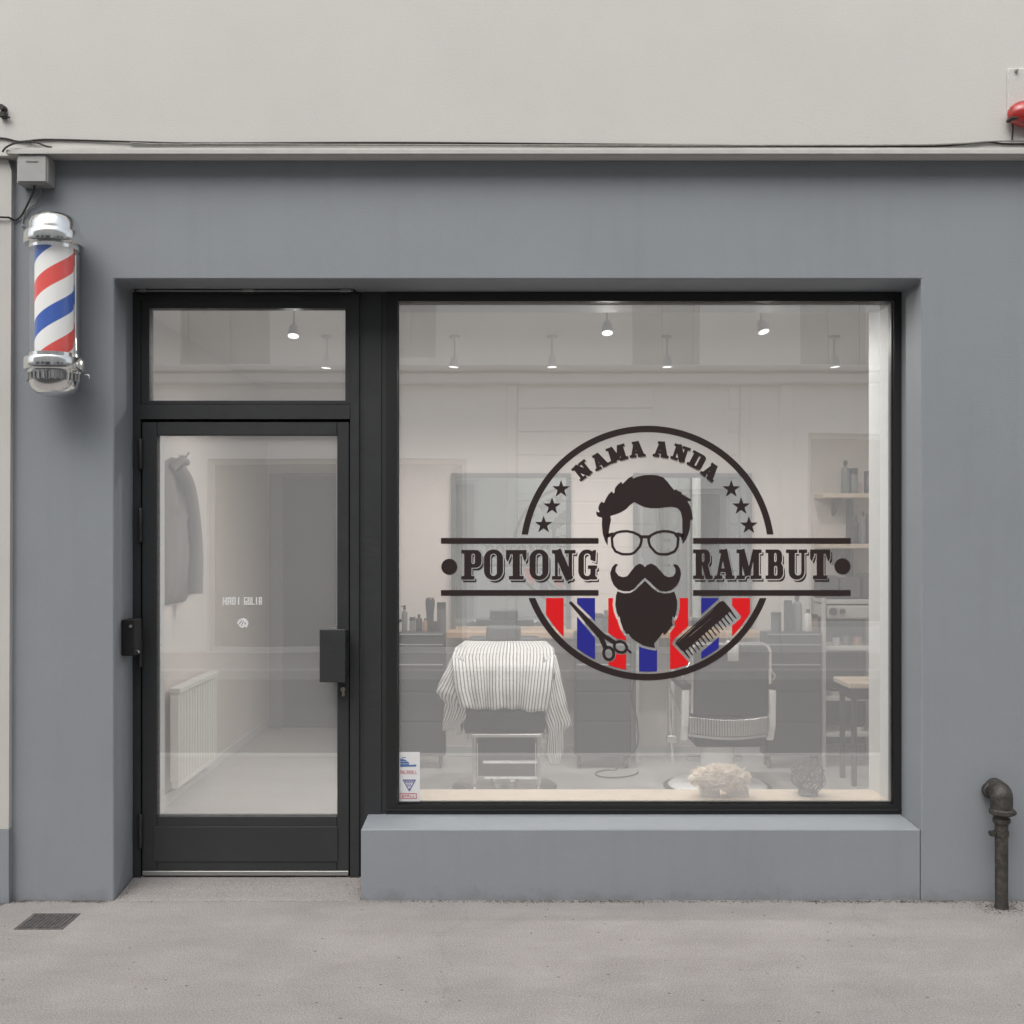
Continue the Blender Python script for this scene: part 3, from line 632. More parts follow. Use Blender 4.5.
MB().box(bl+.02, yk+.03, .30, br-.02, yk+.45, .374, .01).build('under_frame', M['trolley'], c2, smooth=False)
MB().lathe([(.31,ZF),(.31,ZF+.014),(.28,ZF+.035),(.12,ZF+.05),(.108,ZF+.07),(.103,.30)], (PX(719,7.1),7.16,0), 40).build('pedestal', M['enamel'], c2)
MB().lathe([(.335,ZF+.001),(.335,ZF+.012),(.325,ZF+.016),(.315,ZF+.016)], (PX(719,7.1),7.16,0), 40).build('base_ring', M['trolley'], c2)
for s, xp in ((-1, 685.5), (1, 772)):
    x = PX(xp, yk)
    MB().prism([(yk-.02,PZ(690,yk)),(yk+.02,PZ(690,yk)),(yk+.03,PZ(724,yk)),(yk+.09,PZ(742,yk)),(yk+.05,PZ(742,yk)),(yk-.01,PZ(726,yk))], 'x', x-.022, x+.022, .006).build('arm_front', M['enamel'], c2, smooth=False)
    MB().box(x-.03, yk-.02, PZ(689.5,yk), x+.03, yk+.42, PZ(683,yk), .012, 2).build('armrest', M['leather'], c2)
    MB().tube([(x,yk+.02,PZ(683,yk)+.002),(x+s*.02,yk+.0,PZ(676,yk)),(x-s*.03,yk+.03,PZ(664,yk)),(x-s*.05,yk+.03,PZ(662,yk))], .007).build('arm_bracket', M['chrome_soft'], c2)
lv = MB(); xl = PX(672,yk)
lv.tube([(xl,yk+.1,PZ(690,yk)),(xl+.004,yk+.1,PZ(728,yk)),(xl+.02,yk+.1,PZ(760,yk))], .010); lv.tube([(xl,yk+.09,PZ(692,yk)),(xl+.06,yk+.06,PZ(716,yk))], .008)
lv.box(xl-.02, yk+.08, PZ(745,yk), xl+.05, yk+.13, PZ(738,yk), .005); lv.build('lever', M['chrome_soft'], c2)
MB().box(PX(700,yk), yk+.5, .12, PX(760,yk), yk+.6, .16, .008).build('footrest', M['chrome_soft'], c2)
tw = MB(); g = []
for i, (z, y) in enumerate(((PZ(648,yk), yk+.078),(PZ(641.5,yk), yk+.04),(PZ(641.5,yk), yk-.005),(PZ(646,yk), yk-.021),(PZ(661,yk), yk-.024))):
    g.append([tw.bm.verts.new((PX(727,yk)+(PX(738,yk)-PX(727,yk))*k/4, y-.002*(k % 2), z+.003*(k % 2))) for k in range(5)])
for i in range(4):
    for k in range(4): tw.bm.faces.new((g[i][k], g[i+1][k], g[i+1][k+1], g[i][k+1]))
o = tw.build('hand_towel', M['towel']); s_ = o.modifiers.new('t', 'SOLIDIFY'); s_.thickness = .005
tag(o, 'small white towel hung over the top of the black chair', 'towel')

# ---------------------------------------------------------------- things on the bench
bz = zb_
wl = MB(); bxx = PX(720, 5.43)
rnd = random.Random(5)
for k in range(60):
    a = rnd.uniform(-1, 1); x = bxx + a*.115; wd = math.sqrt(max(.05, 1-a*a))
    wl.ball((x, 5.44+rnd.uniform(-.05,.05)*wd, bz+.082+rnd.uniform(-.03,.035)*wd), rnd.uniform(.022,.036), (1.1,1,.8), 2, .5, k)
for k in range(900):
    a = rnd.uniform(-1, 1); x = bxx+a*.125; wd = math.sqrt(max(.1, 1-a*a)); th = rnd.uniform(-.6, 2.6); p = Vector((x, 5.44-.075*wd*math.cos(th), bz+.082+.055*wd*math.sin(th)))
    wl.tube([p, p+Vector((rnd.uniform(-.02,.02), -.012, rnd.uniform(-.02,.018))), p+Vector((rnd.uniform(-.03,.03), -.014, rnd.uniform(-.03,.022)))], .0021, 4)
tag(wl.build('wool_bundle', M['wool']), 'cream shaggy wool bundle on white blocks on the window bench', 'bundle')
for k, (pa, pb, l) in enumerate(((701,720,'left white block under the cream wool bundle'),(729,749,'right white block under the cream wool bundle'))):
    tag(MB().box(PX(pa,5.4), 5.40, bz, PX(pb,5.4), 5.46, bz+.042, .004).build('display_block', M['bottle_white'], smooth=False), l, 'block', 'white blocks on the bench')
wr = MB(); wc = Vector((PX(808,5.45), 5.45, bz+.088)); rnd = random.Random(11)
for k in range(44):
    ax = Vector((rnd.gauss(0,1), rnd.gauss(0,1), rnd.gauss(0,1))).normalized(); u = ax.orthogonal().normalized(); w = ax.cross(u); r_ = rnd.uniform(.055,.085); a0 = rnd.uniform(0,6); al = rnd.uniform(2.5,5.5)
    wr.tube([wc + (u*math.cos(a0+al*i/18)+w*math.sin(a0+al*i/18))*r_*(1+.1*math.sin(i*.9+k)) for i in range(19)], .0018, 5)
wr2 = wr.build('wire', M['wire'])
wbk = thing('wire_ornament', tuple(wc-Vector((0,0,.088))), 'tangled dark wire ornament standing on the right of the bench', 'ornament')
wr2.parent = wbk; wr2.matrix_parent_inverse = Matrix.Translation(wbk.location).inverted(); wr2.name = 'wire_tangle'
MB().lathe([(.045,bz+.001),(.05,bz+.010),(.045,bz+.022),(.03,bz+.028)], (wc.x,wc.y,0), 24).build('inner_pot', M['bottle_grey'], wbk)

# floor cables
cb = MB(); pts = [P(634,680,7.85), P(632,700,7.84), P(637,720,7.83), P(638,742,7.82), P(633,752,7.8)]
pts += [Vector((PX(626-22*math.sin(a*.9)*1.0-8,7.5), 7.55+.13*math.cos(a), ZF+.006)) for a in [i*.35 for i in range(16)]]
def smooth_path(pts, n=4):
    out = []
    for i in range(len(pts)-1):
        p0, p1, p2, p3 = pts[max(i-1,0)], pts[i], pts[i+1], pts[min(i+2,len(pts)-1)]
        for k in range(n):
            t = k/n; out.append(.5*((2*p1)+(p2-p0)*t+(2*p0-5*p1+4*p2-p3)*t*t+(3*p1-p0-3*p2+p3)*t**3))
    out.append(pts[-1]); return out
tag(cb.tube(smooth_path(pts), .005, 6).build('power_cable', M['cable']), 'thin dark power cable hanging beside the middle trolley and coiling on the floor', 'cable')

# ---------------------------------------------------------------- passage behind the door
dr = thing('passage_door', (-1.5, YB2, ZF), 'dark grey inner door at the end of the passage behind the glass door', 'door')
MB().box(-1.83, YB2-.05, ZF+.005, -.98, YB2-.012, PZ(478,9.42), .004).build('door_leaf', M['inner_door'], dr, smooth=False)
MB().box(-1.945, YB2-.06, ZF, -1.832, YB2-.001, PZ(474,9.42), .004).box(-1.83, YB2-.06, PZ(477,9.42), -.92, YB2-.001, PZ(473,9.42)).build('door_frame', M['mirror_frame'], dr, smooth=False)
rad = thing('radiator', (XI0+.05, 7.0, ZF), 'white finned radiator low on the left wall behind the glass door', 'radiator')
m = MB(); ya, yb5 = 6.63, 7.50
k = 0
while ya + k*.06 < yb5:
    y = ya + k*.06; m.box(XI0+.03, y, .17, XI0+.085, y+.030, .685, .006); m.box(XI0+.03, y+.0305, .18, XI0+.05, y+.0595, .67); k += 1
m.build('fins', M['rad'], rad, smooth=False)
MB().box(XI0+.028, ya-.005, .686, XI0+.092, yb5+.01, .72, .004).build('top_rail', M['rad'], rad, smooth=False)
MB().box(XI0+.04, ya, .135, XI0+.08, yb5, .169, .004).box(XI0, ya+.1, .3, XI0+.03, ya+.13, .6).box(XI0, yb5-.13, .3, XI0+.03, yb5-.1, .6).build('bottom_rail', M['rad'], rad, smooth=False)
# coat on a hook
XC = XI0+.05
def cp(px, py):
    Y = F*(-XC)/(VX-px); return (Y, PZ(py, Y))
co = [cp(*p) for p in ((163,486),(165.5,470),(171,461),(178,457),(186,459),(192,466),(197,478),(200.5,500),(203,540),(205,592),(193,595),(192.5,601),(178,604),(165,607),(162,602),(161.5,540))]
mb = MB(); NL = 9
cen = (sum(p[0] for p in co)/len(co), sum(p[1] for p in co)/len(co))
import mathutils
# inflated body: concentric rings bulging off the wall with hanging folds
def resample(poly, n):
    L = [0]; q = poly+[poly[0]]
    for a, b in zip(q[:-1], q[1:]): L.append(L[-1]+math.dist(a, b))
    out = []
    for i in range(n):
        s = L[-1]*i/n; j = max(k for k in range(len(L)) if L[k] <= s); j = min(j, len(poly)-1); t = (s-L[j])/(L[j+1]-L[j]); a, b = q[j], q[j+1]
        out.append((a[0]+(b[0]-a[0])*t, a[1]+(b[1]-a[1])*t))
    return out
ring0 = resample(co, 90); rings = []
for s in range(NL+1):
    f = 1 - s/NL; row = []
    for p in ring0:
        y = cen[0]+(p[0]-cen[0])*f; z = cen[1]+(p[1]-cen[1])*f
        d = math.sqrt(max(0, 1-f**2.2)); fold = (.018*math.sin(y*42+.9*math.sin(z*4)) + .008*math.sin(y*90+z*6)) * d
        row.append(mb.bm.verts.new((XI0+.012+.075*d*(.75+.25*min(1,(2.1-z)*2))+fold, y, z)))
    rings.append(row)
for s in range(NL):
    for k in range(90): mb.bm.faces.new((rings[s][k], rings[s][(k+1) % 90], rings[s+1][(k+1) % 90], rings[s+1][k]))
mb.bm.faces.new(rings[0][::-1]); bmesh.ops.remove_doubles(mb.bm, verts=mb.bm.verts, dist=1e-5); bmesh.ops.recalc_face_normals(mb.bm, faces=mb.bm.faces)
ctt = thing('hanging_coat', (XI0+.1, 7.0, 1.2), 'long dark grey coat hanging on the left wall behind the glass door', 'coat')
mb.build('coat_body', M['coat'], ctt, angle=60)
sl = MB(); sl.tube(smooth_path([Vector((XI0+.07, 6.66, PZ(469,6.8))), Vector((XI0+.105, 6.74, PZ(484,6.8))), Vector((XI0+.12, 6.80, PZ(515,6.86))), Vector((XI0+.125, 6.84, PZ(555,6.9))), Vector((XI0+.12, 6.84, PZ(593,6.9)))]), .036, 14, .046); sl.build('sleeve', M['coat'], ctt)
cl_ = MB(); cl_.tube(smooth_path([Vector((XI0+.05, 6.60, PZ(470,6.7))), Vector((XI0+.085, 6.68, PZ(461,6.75))), Vector((XI0+.08, 6.80, PZ(463,6.85)))]), .022, 10); cl_.build('collar', M['coat'], ctt)
hk = MB(); yk2 = 6.9; hk.tube([(XI0+.001,yk2,2.09),(XI0+.05,yk2,2.085),(XI0+.065,yk2,2.11)], .008)
tag(hk.build('coat_hook', M['chrome_soft']), 'small steel hook on the left wall holding the coat', 'hook')

# ---------------------------------------------------------------- barber pole
YP = 4.85
px_ = PX(54.2, YP); S = YP/F
bp_ = thing('barber_pole', (px_, 5.0, PZ(398,YP)), 'chrome barber pole with red white and blue spiral on the grey wall', 'barber pole')
def pz(p): return PZ(p, YP)
ch = MB(); ch.lathe([(.100,pz(250.5)),(.100,pz(246.5)),(.118,pz(246)),(.121,pz(244.5)),(.121,pz(236)),(.118,pz(234)),(.106,pz(233.4)),(.104,pz(231)),(.103,pz(226)),(.094,pz(220.5)),(.075,pz(216.5)),(.045,pz(214.4)),(0,pz(213.8))], (px_,YP,0), 56)
ch.build('top_cap', M['chrome'], bp_)
ch = MB(); ch.lathe([(0,pz(396.5)),(.045,pz(396)),(.075,pz(393.5)),(.094,pz(388)),(.103,pz(380)),(.104,pz(373)),(.106,pz(371.5)),(.118,pz(371)),(.121,pz(369.5)),(.121,pz(361)),(.118,pz(359)),(.108,pz(358.5)),(.100,pz(358)),(.100,pz(354.5))], (px_,YP,0), 56)
ch.build('bottom_cap', M['chrome'], bp_)
g = MB()
for k in range(15):
    a = math.pi+ (k+.5)/15*math.pi*1.0; x = px_+.1075*math.cos(a); y = YP+.1075*math.sin(a)
    g.tube([(x,y,pz(382)),(x,y,pz(374.5))], .0035, 6)
g.build('vent_slot', M['alu'], bp_)
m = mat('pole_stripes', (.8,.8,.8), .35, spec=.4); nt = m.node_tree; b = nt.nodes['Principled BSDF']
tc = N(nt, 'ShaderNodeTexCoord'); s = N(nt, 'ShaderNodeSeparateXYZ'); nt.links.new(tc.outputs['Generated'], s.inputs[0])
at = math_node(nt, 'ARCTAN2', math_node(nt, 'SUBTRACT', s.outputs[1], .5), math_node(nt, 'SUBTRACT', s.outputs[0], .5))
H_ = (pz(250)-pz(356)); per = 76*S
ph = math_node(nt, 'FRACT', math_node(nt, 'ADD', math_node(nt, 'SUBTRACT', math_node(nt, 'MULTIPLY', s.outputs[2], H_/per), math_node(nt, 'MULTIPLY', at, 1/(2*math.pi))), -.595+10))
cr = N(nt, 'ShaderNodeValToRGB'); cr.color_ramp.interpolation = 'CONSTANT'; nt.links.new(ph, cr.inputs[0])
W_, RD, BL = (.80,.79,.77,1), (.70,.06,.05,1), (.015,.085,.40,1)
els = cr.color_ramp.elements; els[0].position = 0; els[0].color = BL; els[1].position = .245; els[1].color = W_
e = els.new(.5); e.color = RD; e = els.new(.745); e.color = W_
nt.links.new(cr.outputs[0], b.inputs['Base Color']); nt.links.new(cr.outputs[0], b.inputs['Emission Color']); b.inputs['Emission Strength'].default_value = .17   # glow put into the stripe colours to brighten the pole, lamp inside only assumed
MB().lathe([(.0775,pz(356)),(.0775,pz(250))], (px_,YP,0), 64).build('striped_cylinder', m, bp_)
gl = MB(); gl.lathe([(.0985,pz(357.9)),(.0985,pz(246.6))], (px_,YP,0), 64)
for f in [f for f in gl.bm.faces if len(f.verts) > 4]: gl.bm.faces.remove(f)
gl.build('glass_tube', M['tube_glass'], bp_)
br_ = MB()
for z0_, z1_ in ((246,232),(371,358)): br_.box(px_-.05, YP+.05, pz(z0_), px_+.062, 4.999, pz(z1_), .006)
br_.box(px_+.03, YP+.085, pz(357), px_+.06, 4.9985, pz(247), .004)
br_.build('wall_bracket', M['chrome_soft'], bp_, smooth=False)
MB().tube([(px_+.10,4.93,pz(372)),(px_+.118,4.93,pz(372.5)),(px_+.12,4.93,pz(376))], .004).build('key', M['chrome_soft'], bp_)

# ---------------------------------------------------------------- junction box, cables, lamp
jb = thing('junction_box', (PX(32,4.92), 4.96, PZ(184,4.92)), 'pale grey junction box under the ledge above the barber pole', 'junction box')
MB().box(PX(16,4.91), 4.918, PZ(182.5,4.91), PX(47.3,4.91), 4.999, zled-.002, .003).build('casing', M['box_grey'], jb, smooth=False)
MB().box(PX(17.5,4.91), 4.910, PZ(181.5,4.91), PX(46,4.91), 4.9175, PZ(155,4.91), .0025).build('cover', M['box_grey'], jb, smooth=False)
MB().box(PX(25,4.9), 4.9065, PZ(161.2,4.9), PX(37,4.9), 4.9098, PZ(159.8,4.9), .001).build('slot', M['far_groove'], jb, smooth=False)
def cable(name, keys, r, m, label):
    pts = [P(*k) for k in keys]
    return tag(MB().tube(smooth_path(pts, 5), r, 7).build(name, m), label, 'cable')
yu = 4.929
cable('cable', [(-30,137,yu),(3,138.2,yu),(20,141.5,yu),(45,139.5,yu),(90,140.5,yu),(140,142,yu-.003),(200,143.2,yu),(400,142.6,yu),(620,144.4,yu),(800,146,yu),(880,146.3,yu),(940,146,yu),(985,142,yu),(1010,144,yu),(1080,143,yu)], .0042, M['cable'], 'thin dark cable running along the pale wall just above the ledge')
cable('cable', [(130,142.8,yu-.006),(170,144.3,yu-.006),(220,143.9,yu-.008),(330,144.6,yu-.006),(520,145.2,yu-.006),(700,145.3,yu-.007),(900,145,yu-.006),(960,143.5,yu-.008),(1000,141,yu-.006),(1080,141,yu-.006)], .0035, M['cable_pale'], 'thin pale grey cable lying close to the dark one above the ledge')
cable('cable', [(2.5,152,4.896),(6,147.5,4.892),(14,143.6,4.90),(26,141.4,4.92),(37,142.8,4.922),(45,146,4.92),(52,147.5,4.926)], .0042, M['cable'], 'short dark cable arching over the left end of the ledge')
cable('cable', [(-20,216,4.955),(4,217.2,4.955),(9,217.6,4.96),(14,220,4.988),(19,218,4.99),(23,213,4.985),(28,203,4.97),(33,192,4.955),(35,183,4.95)], .0045, M['cable'], 'dark cable dropping from the junction box to the pale neighbouring wall')
cable('cable', [(40,183,4.955),(40.5,192,4.975),(37,200,4.985),(36,204,4.99),(29,208,4.993),(25,214,4.993),(22,224,4.993),(25,226,4.99)], .003, M['cable_pale'], 'thin frayed grey cable hanging beside the junction box cable')
hkb = MB(); p = P(4, 112, 4.93)
hkb.lathe([(.012,4.90),(.014,4.934)], (p.x,0,p.z+.012), 14, 'y').box(p.x-.012, 4.905, p.z-.03, p.x+.016, 4.934, p.z-.004, .004).tube([(p.x,4.92,p.z-.02),(p.x+.03,4.918,p.z-.028)], .004)
tag(hkb.build('wall_hook', M['cable']), 'small dark wall fixing at the left edge of the pale wall', 'bracket')
lp = thing('wall_beacon', (PX(1030,4.93), 4.93, PZ(117,4.93)), 'red beacon lamp on a pale plate at the upper right edge', 'beacon')
MB().box(PX(1008,4.92), 4.922, PZ(117,4.92), PX(1064,4.92), 4.9345, PZ(68,4.92), .003).build('plate', M['cream_render'], lp, smooth=False)
MB().lathe([(0,4.906),(.006,4.907),(.007,4.9215)], (PX(1016,4.92),0,PZ(71,4.92)), 10, 'y').build('screw', M['alu'], lp)
MB().ball((PX(1030,4.88), 4.9, PZ(112,4.88)), .088, (1,.55,.66), 3).build('red_lens', M['red_lens'], lp)
MB().box(PX(1010,4.88), 4.87, PZ(119.5,4.88), PX(1050,4.88), 4.9215, PZ(117,4.88), .003).build('lens_base', M['cable'], lp, smooth=False)
MB().tube([P(1012,119,4.9), P(1013,128,4.92), P(1012,141,4.93)], .0035, 6).build('lead', M['cable'], lp)

# ---------------------------------------------------------------- standpipe and cover
YSP = 4.905
sxp = PX(1001.5, YSP)
sp = thing('standpipe', (sxp, YSP, 0), 'rusty iron standpipe with bent top on the right of the wall', 'pipe')
def sz_(p): return PZ(p, YSP)
MB().lathe([(.030,-.01),(.029,.01),(.0265,.03),(.0275,sz_(834)),(.0275,sz_(822))], (sxp,YSP,0), 24).build('pipe', M['iron'], sp)
MB().lathe([(.034,sz_(823)),(.037,sz_(821.5)),(.037,sz_(818.5)),(.031,sz_(817.3)),(.031,sz_(816.2)),(.038,sz_(815)),(.038,sz_(812))], (sxp,YSP,0), 24).build('collar', M['iron'], sp)
el = MB(); arc = [(sxp, YSP, sz_(812)), (sxp, YSP, sz_(803)), (sxp, YSP, sz_(797.5))]
for k in range(1, 11):
    a = k/10*R(90); d_ = .022*(1-math.cos(a)); arc.append((sxp+.05*d_, YSP+d_, sz_(797.5)+.018*math.sin(a)))
arc.append((sxp+.012, 5.02, sz_(793)))
el.tube(arc, .046, 24)
el.lathe([(.046,sz_(814.5)),(.054,sz_(813.2)),(.054,sz_(810)),(.047,sz_(808.6))], (sxp+.002,YSP-.002,0), 24)
el.build('elbow', M['iron'], sp)
MB().lathe([(.030,4.955),(.034,4.958),(.034,4.985),(.024,4.9985)], (PX(990.5,4.97),0,PZ(790.5,4.97)), 20, 'y').box(PX(990.5,4.97), 4.965, PZ(796,4.97), PX(999,4.97), 4.99, PZ(786,4.97), .004).build('side_flange', M['iron'], sp)
MB().ball((sxp+.046,YSP-.02,sz_(812)), .011, (1,1,1), 2).build('bolt', M['iron'], sp)
cl = MB(); cl.lathe([(.0305,sz_(836)),(.0305,sz_(831))], (sxp,YSP,0), 24); cl.box(sxp-.05, YSP-.012, sz_(836), sxp-.026, YSP+.012, sz_(831), .002); cl.tube([(sxp-.043,YSP-.016,sz_(833.5)),(sxp-.043,YSP+.02,sz_(833.5))], .007)
cl.build('clamp', M['iron'], sp)
dc = thing('drain_cover', (-1.9, 4.727, 0), 'square patterned iron cover set in the pavement at the left', 'drain cover')
dx0, dx1, dy0, dy1 = -1.995, -1.797, 4.632, 4.826
MB().box(dx0, dy0, -.02, dx1, dy1, .003).build('frame', M['cover_iron'], dc, smooth=False)
dd = MB(); nn = 11
for i in range(nn):
    for j in range(nn):
        x = dx0+.012+(dx1-dx0-.024)*(i+.15)/nn; y = dy0+.012+(dy1-dy0-.024)*(j+.15)/nn; dd.box(x, y, .0032, x+.0115, y+.0115, .0075, .0012)
dd.build('stud_pattern', M['cover_iron'], dc, smooth=False)

# grit and dead leaves caught along the foot of the wall
gm = mat('grit_mat', (.15,.13,.11), .9, var=.4, vscale=25)
gr = MB(); rnd = random.Random(3)
def grit(x, y, s, z=0):
    v = [gr.bm.verts.new((x+rnd.uniform(-1,1)*s, y+rnd.uniform(-1,1)*s, z+rnd.uniform(.0,.9)*s)) for _ in range(4)]
    for t in ((0,1,2),(0,2,3),(0,3,1),(1,3,2)): gr.bm.faces.new([v[i] for i in t])
for _ in range(7000):
    x = rnd.uniform(-2.3, 2.6)
    if PX(114,5) < x < PX(361,5): continue
    d = abs(rnd.gauss(0, .016)); s = rnd.uniform(.0015, .0055) * (1.5 if rnd.random() < .06 else 1)
    if rnd.random() < .35 + .65*(math.sin(x*5)+math.sin(x*13.7+1) > .2): grit(x, (4.96 if x < PX(9,5) else 5.0) - d, s)
for _ in range(500):
    a = rnd.uniform(0, 6.28); d = abs(rnd.gauss(0, .06))+.02; grit(sxp+d*math.cos(a)*1.4, min(4.995, YSP+d*math.sin(a)), rnd.uniform(.002,.006))
for _ in range(700): grit(rnd.uniform(-2.4, 2.6), rnd.uniform(3.3, 4.99), rnd.uniform(.001, .0032))
for _ in range(160):
    x = rnd.choice((PX(118,5)+abs(rnd.gauss(0,.02)), PX(358,5)-abs(rnd.gauss(0,.02)))); y = rnd.uniform(5.0,5.24); grit(x, y, rnd.uniform(.0015,.004), .002+.027*(y-4.985)/.275)
tag(gr.build('grit', gm, smooth=False), 'loose grit and dirt along the foot of the wall', 'grit', kind='stuff')

# ---------------------------------------------------------------- decal shapes by signed distance + marching squares
def seg(X, Y, pts):
    """signed distance to a polygon"""
    d = np.full(X.shape, 1e9); ins = np.zeros(X.shape, bool); n = len(pts)
    for i in range(n):
        ax, ay = pts[i]; bx, by = pts[(i+1) % n]; ex, ey = bx-ax, by-ay; wx, wy = X-ax, Y-ay
        t = np.clip((wx*ex+wy*ey)/(ex*ex+ey*ey+1e-12), 0, 1); d = np.minimum(d, (wx-ex*t)**2+(wy-ey*t)**2)
        c = ((ay > Y) != (by > Y)) & (X < (bx-ax)*(Y-ay)/((by-ay) if by != ay else 1e-12)+ax); ins ^= c
    return np.where(ins, -1, 1)*np.sqrt(d)
def caps(X, Y, ax, ay, bx, by, ra, rb=None):
    rb = ra if rb is None else rb; ex, ey = bx-ax, by-ay; t = np.clip(((X-ax)*ex+(Y-ay)*ey)/(ex*ex+ey*ey), 0, 1)
    return np.hypot(X-ax-ex*t, Y-ay-ey*t) - (ra+(rb-ra)*t)
def bx_(X, Y, x0, y0, x1, y1, r=0):
    cx_, cy_ = (x0+x1)/2, (y0+y1)/2; qx, qy = np.abs(X-cx_)-(x1-x0)/2+r, np.abs(Y-cy_)-(y1-y0)/2+r
    return np.hypot(np.maximum(qx,0), np.maximum(qy,0)) + np.minimum(np.maximum(qx,qy),0) - r
def obx(X, Y, ax, ay, bx, by, w):
    L = math.hypot(bx-ax, by-ay); ux, uy = (bx-ax)/L, (by-ay)/L; u = (X-ax)*ux+(Y-ay)*uy; v = -(X-ax)*uy+(Y-ay)*ux
    return bx_(u, v, 0, -w/2, L, w/2)
def ell(X, Y, cx_, cy_, rx, ry, ang=0):
    c, s = math.cos(ang), math.sin(ang); u, v = (X-cx_)*c+(Y-cy_)*s, -(X-cx_)*s+(Y-cy_)*c
    k = np.hypot(u/rx, v/ry); g = np.hypot(u/rx**2, v/ry**2)+1e-9; return k*(k-1)/g
U = lambda *a: np.minimum.reduce(a)
I = lambda *a: np.maximum.reduce(a)

YD = YG - .0025
def fill(name, fn, box, m, parent, step=.35, toworld=None):
    x0, y0, x1, y1 = box; nx = int((x1-x0)/step)+2; ny = int((y1-y0)/step)+2
    xs = x0-step/2+np.arange(nx+1)*step; ys = y0-step/2+np.arange(ny+1)*step
    Xg, Yg = np.meshgrid(xs, ys); D = fn(Xg, Yg); inside = D < 0
    verts, faces, cache = [], [], {}
    tw_ = toworld or (lambda px, py: (PX(px,YG), YD, PZ(py,YG)))
    def V(x, y):
        k = (round(x*500), round(y*500))
        if k not in cache: cache[k] = len(verts); verts.append(tw_(x, y))
        return cache[k]
    cnt = inside[:-1,:-1].astype(int)+inside[1:,:-1]+inside[:-1,1:]+inside[1:,1:]
    for j in range(ny):
        row = cnt[j]; nz = np.nonzero(row)[0]; i = 0; L = list(nz); q = 0
        while q < len(L):
            i = L[q]
            if row[i] == 4:
                e_ = i
                while e_+1 <= nx-1 and row[e_+1] == 4: e_ += 1
                faces.append((V(xs[i],ys[j]), V(xs[i],ys[j+1]), V(xs[e_+1],ys[j+1]), V(xs[e_+1],ys[j])))
                q += e_-i+1; continue
            cs = ((i,j),(i,j+1),(i+1,j+1),(i+1,j)); poly = []
            for k in range(4):
                a, b = cs[k], cs[(k+1) % 4]; da, db = D[a[1],a[0]], D[b[1],b[0]]
                if da < 0: poly.append(V(xs[a[0]], ys[a[1]]))
                if (da < 0) != (db < 0):
                    t = da/(da-db); poly.append(V(xs[a[0]]+(xs[b[0]]-xs[a[0]])*t, ys[a[1]]+(ys[b[1]]-ys[a[1]])*t))
            pl = [v for n_, v in enumerate(poly) if v != poly[n_-1]]
            if len(set(pl)) >= 3 and len(set(pl)) == len(pl): faces.append(tuple(pl))
            q += 1
    me = bpy.data.meshes.new(name); me.from_pydata(verts, [], faces); me.update()
    return link(name, me, m, parent, smooth=False)

# slab-serif glyphs in a unit box (x right, y up, height 1)
def glyph(c, x, y):
    B = lambda a,b_,c_,d,r=0: bx_(x,y,a,b_,c_,d,r)
    L = lambda a,b_,c_,d,w: obx(x,y,a,b_,c_,d,w)
    def bowl(x0,y0,x1,y1,tx,ty,tl=.0): return I(B(x0,y0,x1,y1,min(.2,(y1-y0)/2.2)), -B(x0+tl,y0+ty,x1-tx,y1-ty,.07))
    if c == 'P': return U(B(.1,0,.34,1), B(0,0,.44,.12), B(0,.88,.36,1), bowl(.12,.40,.68,1,.22,.12,.22))
    if c == 'O': return I(B(0,-.015,.68,1.015,.32), -B(.22,.12,.46,.88,.12))
    if c == 'T': return U(B(.23,0,.47,1), B(0,.86,.7,1), B(.1,0,.60,.12), seg(x,y,[(0,.95),(.13,.95),(.14,.80),(.06,.60),(0,.70)]), seg(x,y,[(.57,.95),(.7,.95),(.7,.70),(.64,.60),(.56,.80)]))
    if c == 'N': return U(B(.1,0,.20,1), L(.17,1.0,.62,.0,.27), B(.58,0,.70,1), B(0,0,.34,.12), B(0,.88,.34,1), B(.44,.88,.82,1), seg(x,y,[(.5,0),(.70,0),(.70,.3)]))
    if c == 'G': return U(I(B(0,-.015,.68,1.015,.32), -B(.22,.12,.48,.88,.12), -B(.40,.36,.9,.66)), B(.38,.36,.74,.48), B(.50,.0,.68,.46), seg(x,y,[(.50,.66),(.68,.60),(.70,1.0),(.60,1.0),(.50,.9)]), B(.62,.0,.74,.1))
    if c == 'R': return U(B(.1,0,.34,1), B(0,0,.42,.12), B(0,.88,.36,1), bowl(.12,.46,.66,1,.22,.11,.22), L(.46,.5,.58,.06,.22), B(.50,0,.76,.12))
    if c == 'A': return U(L(.13,.02,.34,1,.12), L(.36,1,.60,.02,.25), B(.2,.24,.52,.36), B(0,0,.30,.12), B(.42,0,.78,.12), B(.18,.88,.48,1))
    if c == 'M': return U(B(.1,0,.22,1), B(.64,0,.86,1), L(.18,1,.44,.12,.24), L(.68,1,.46,.12,.11), B(0,0,.32,.12), B(.54,0,.96,.12), B(0,.88,.30,1), B(.62,.88,.96,1))
    if c == 'B': return U(B(.1,0,.34,1), B(0,0,.4,.12), B(0,.88,.4,1), bowl(.12,.46,.66,1,.22,.11,.22), bowl(.12,0,.70,.56,.23,.11,.22))
    if c == 'U': return U(B(.1,.3,.33,1), I(B(.1,-.015,.70,.7,.27), -B(.33,.12,.58,1.2,.12), y-.5), B(.58,.3,.70,1), B(0,.88,.43,1), B(.48,.88,.80,1))
    if c == 'D': return U(B(.1,0,.34,1), B(0,0,.36,.12), B(0,.88,.36,1), bowl(.12,0,.74,1,.24,.12,.22))
GW = dict(P=.68,O=.68,T=.7,N=.82,G=.74,R=.76,A=.78,M=.96,B=.70,U=.80,D=.74)

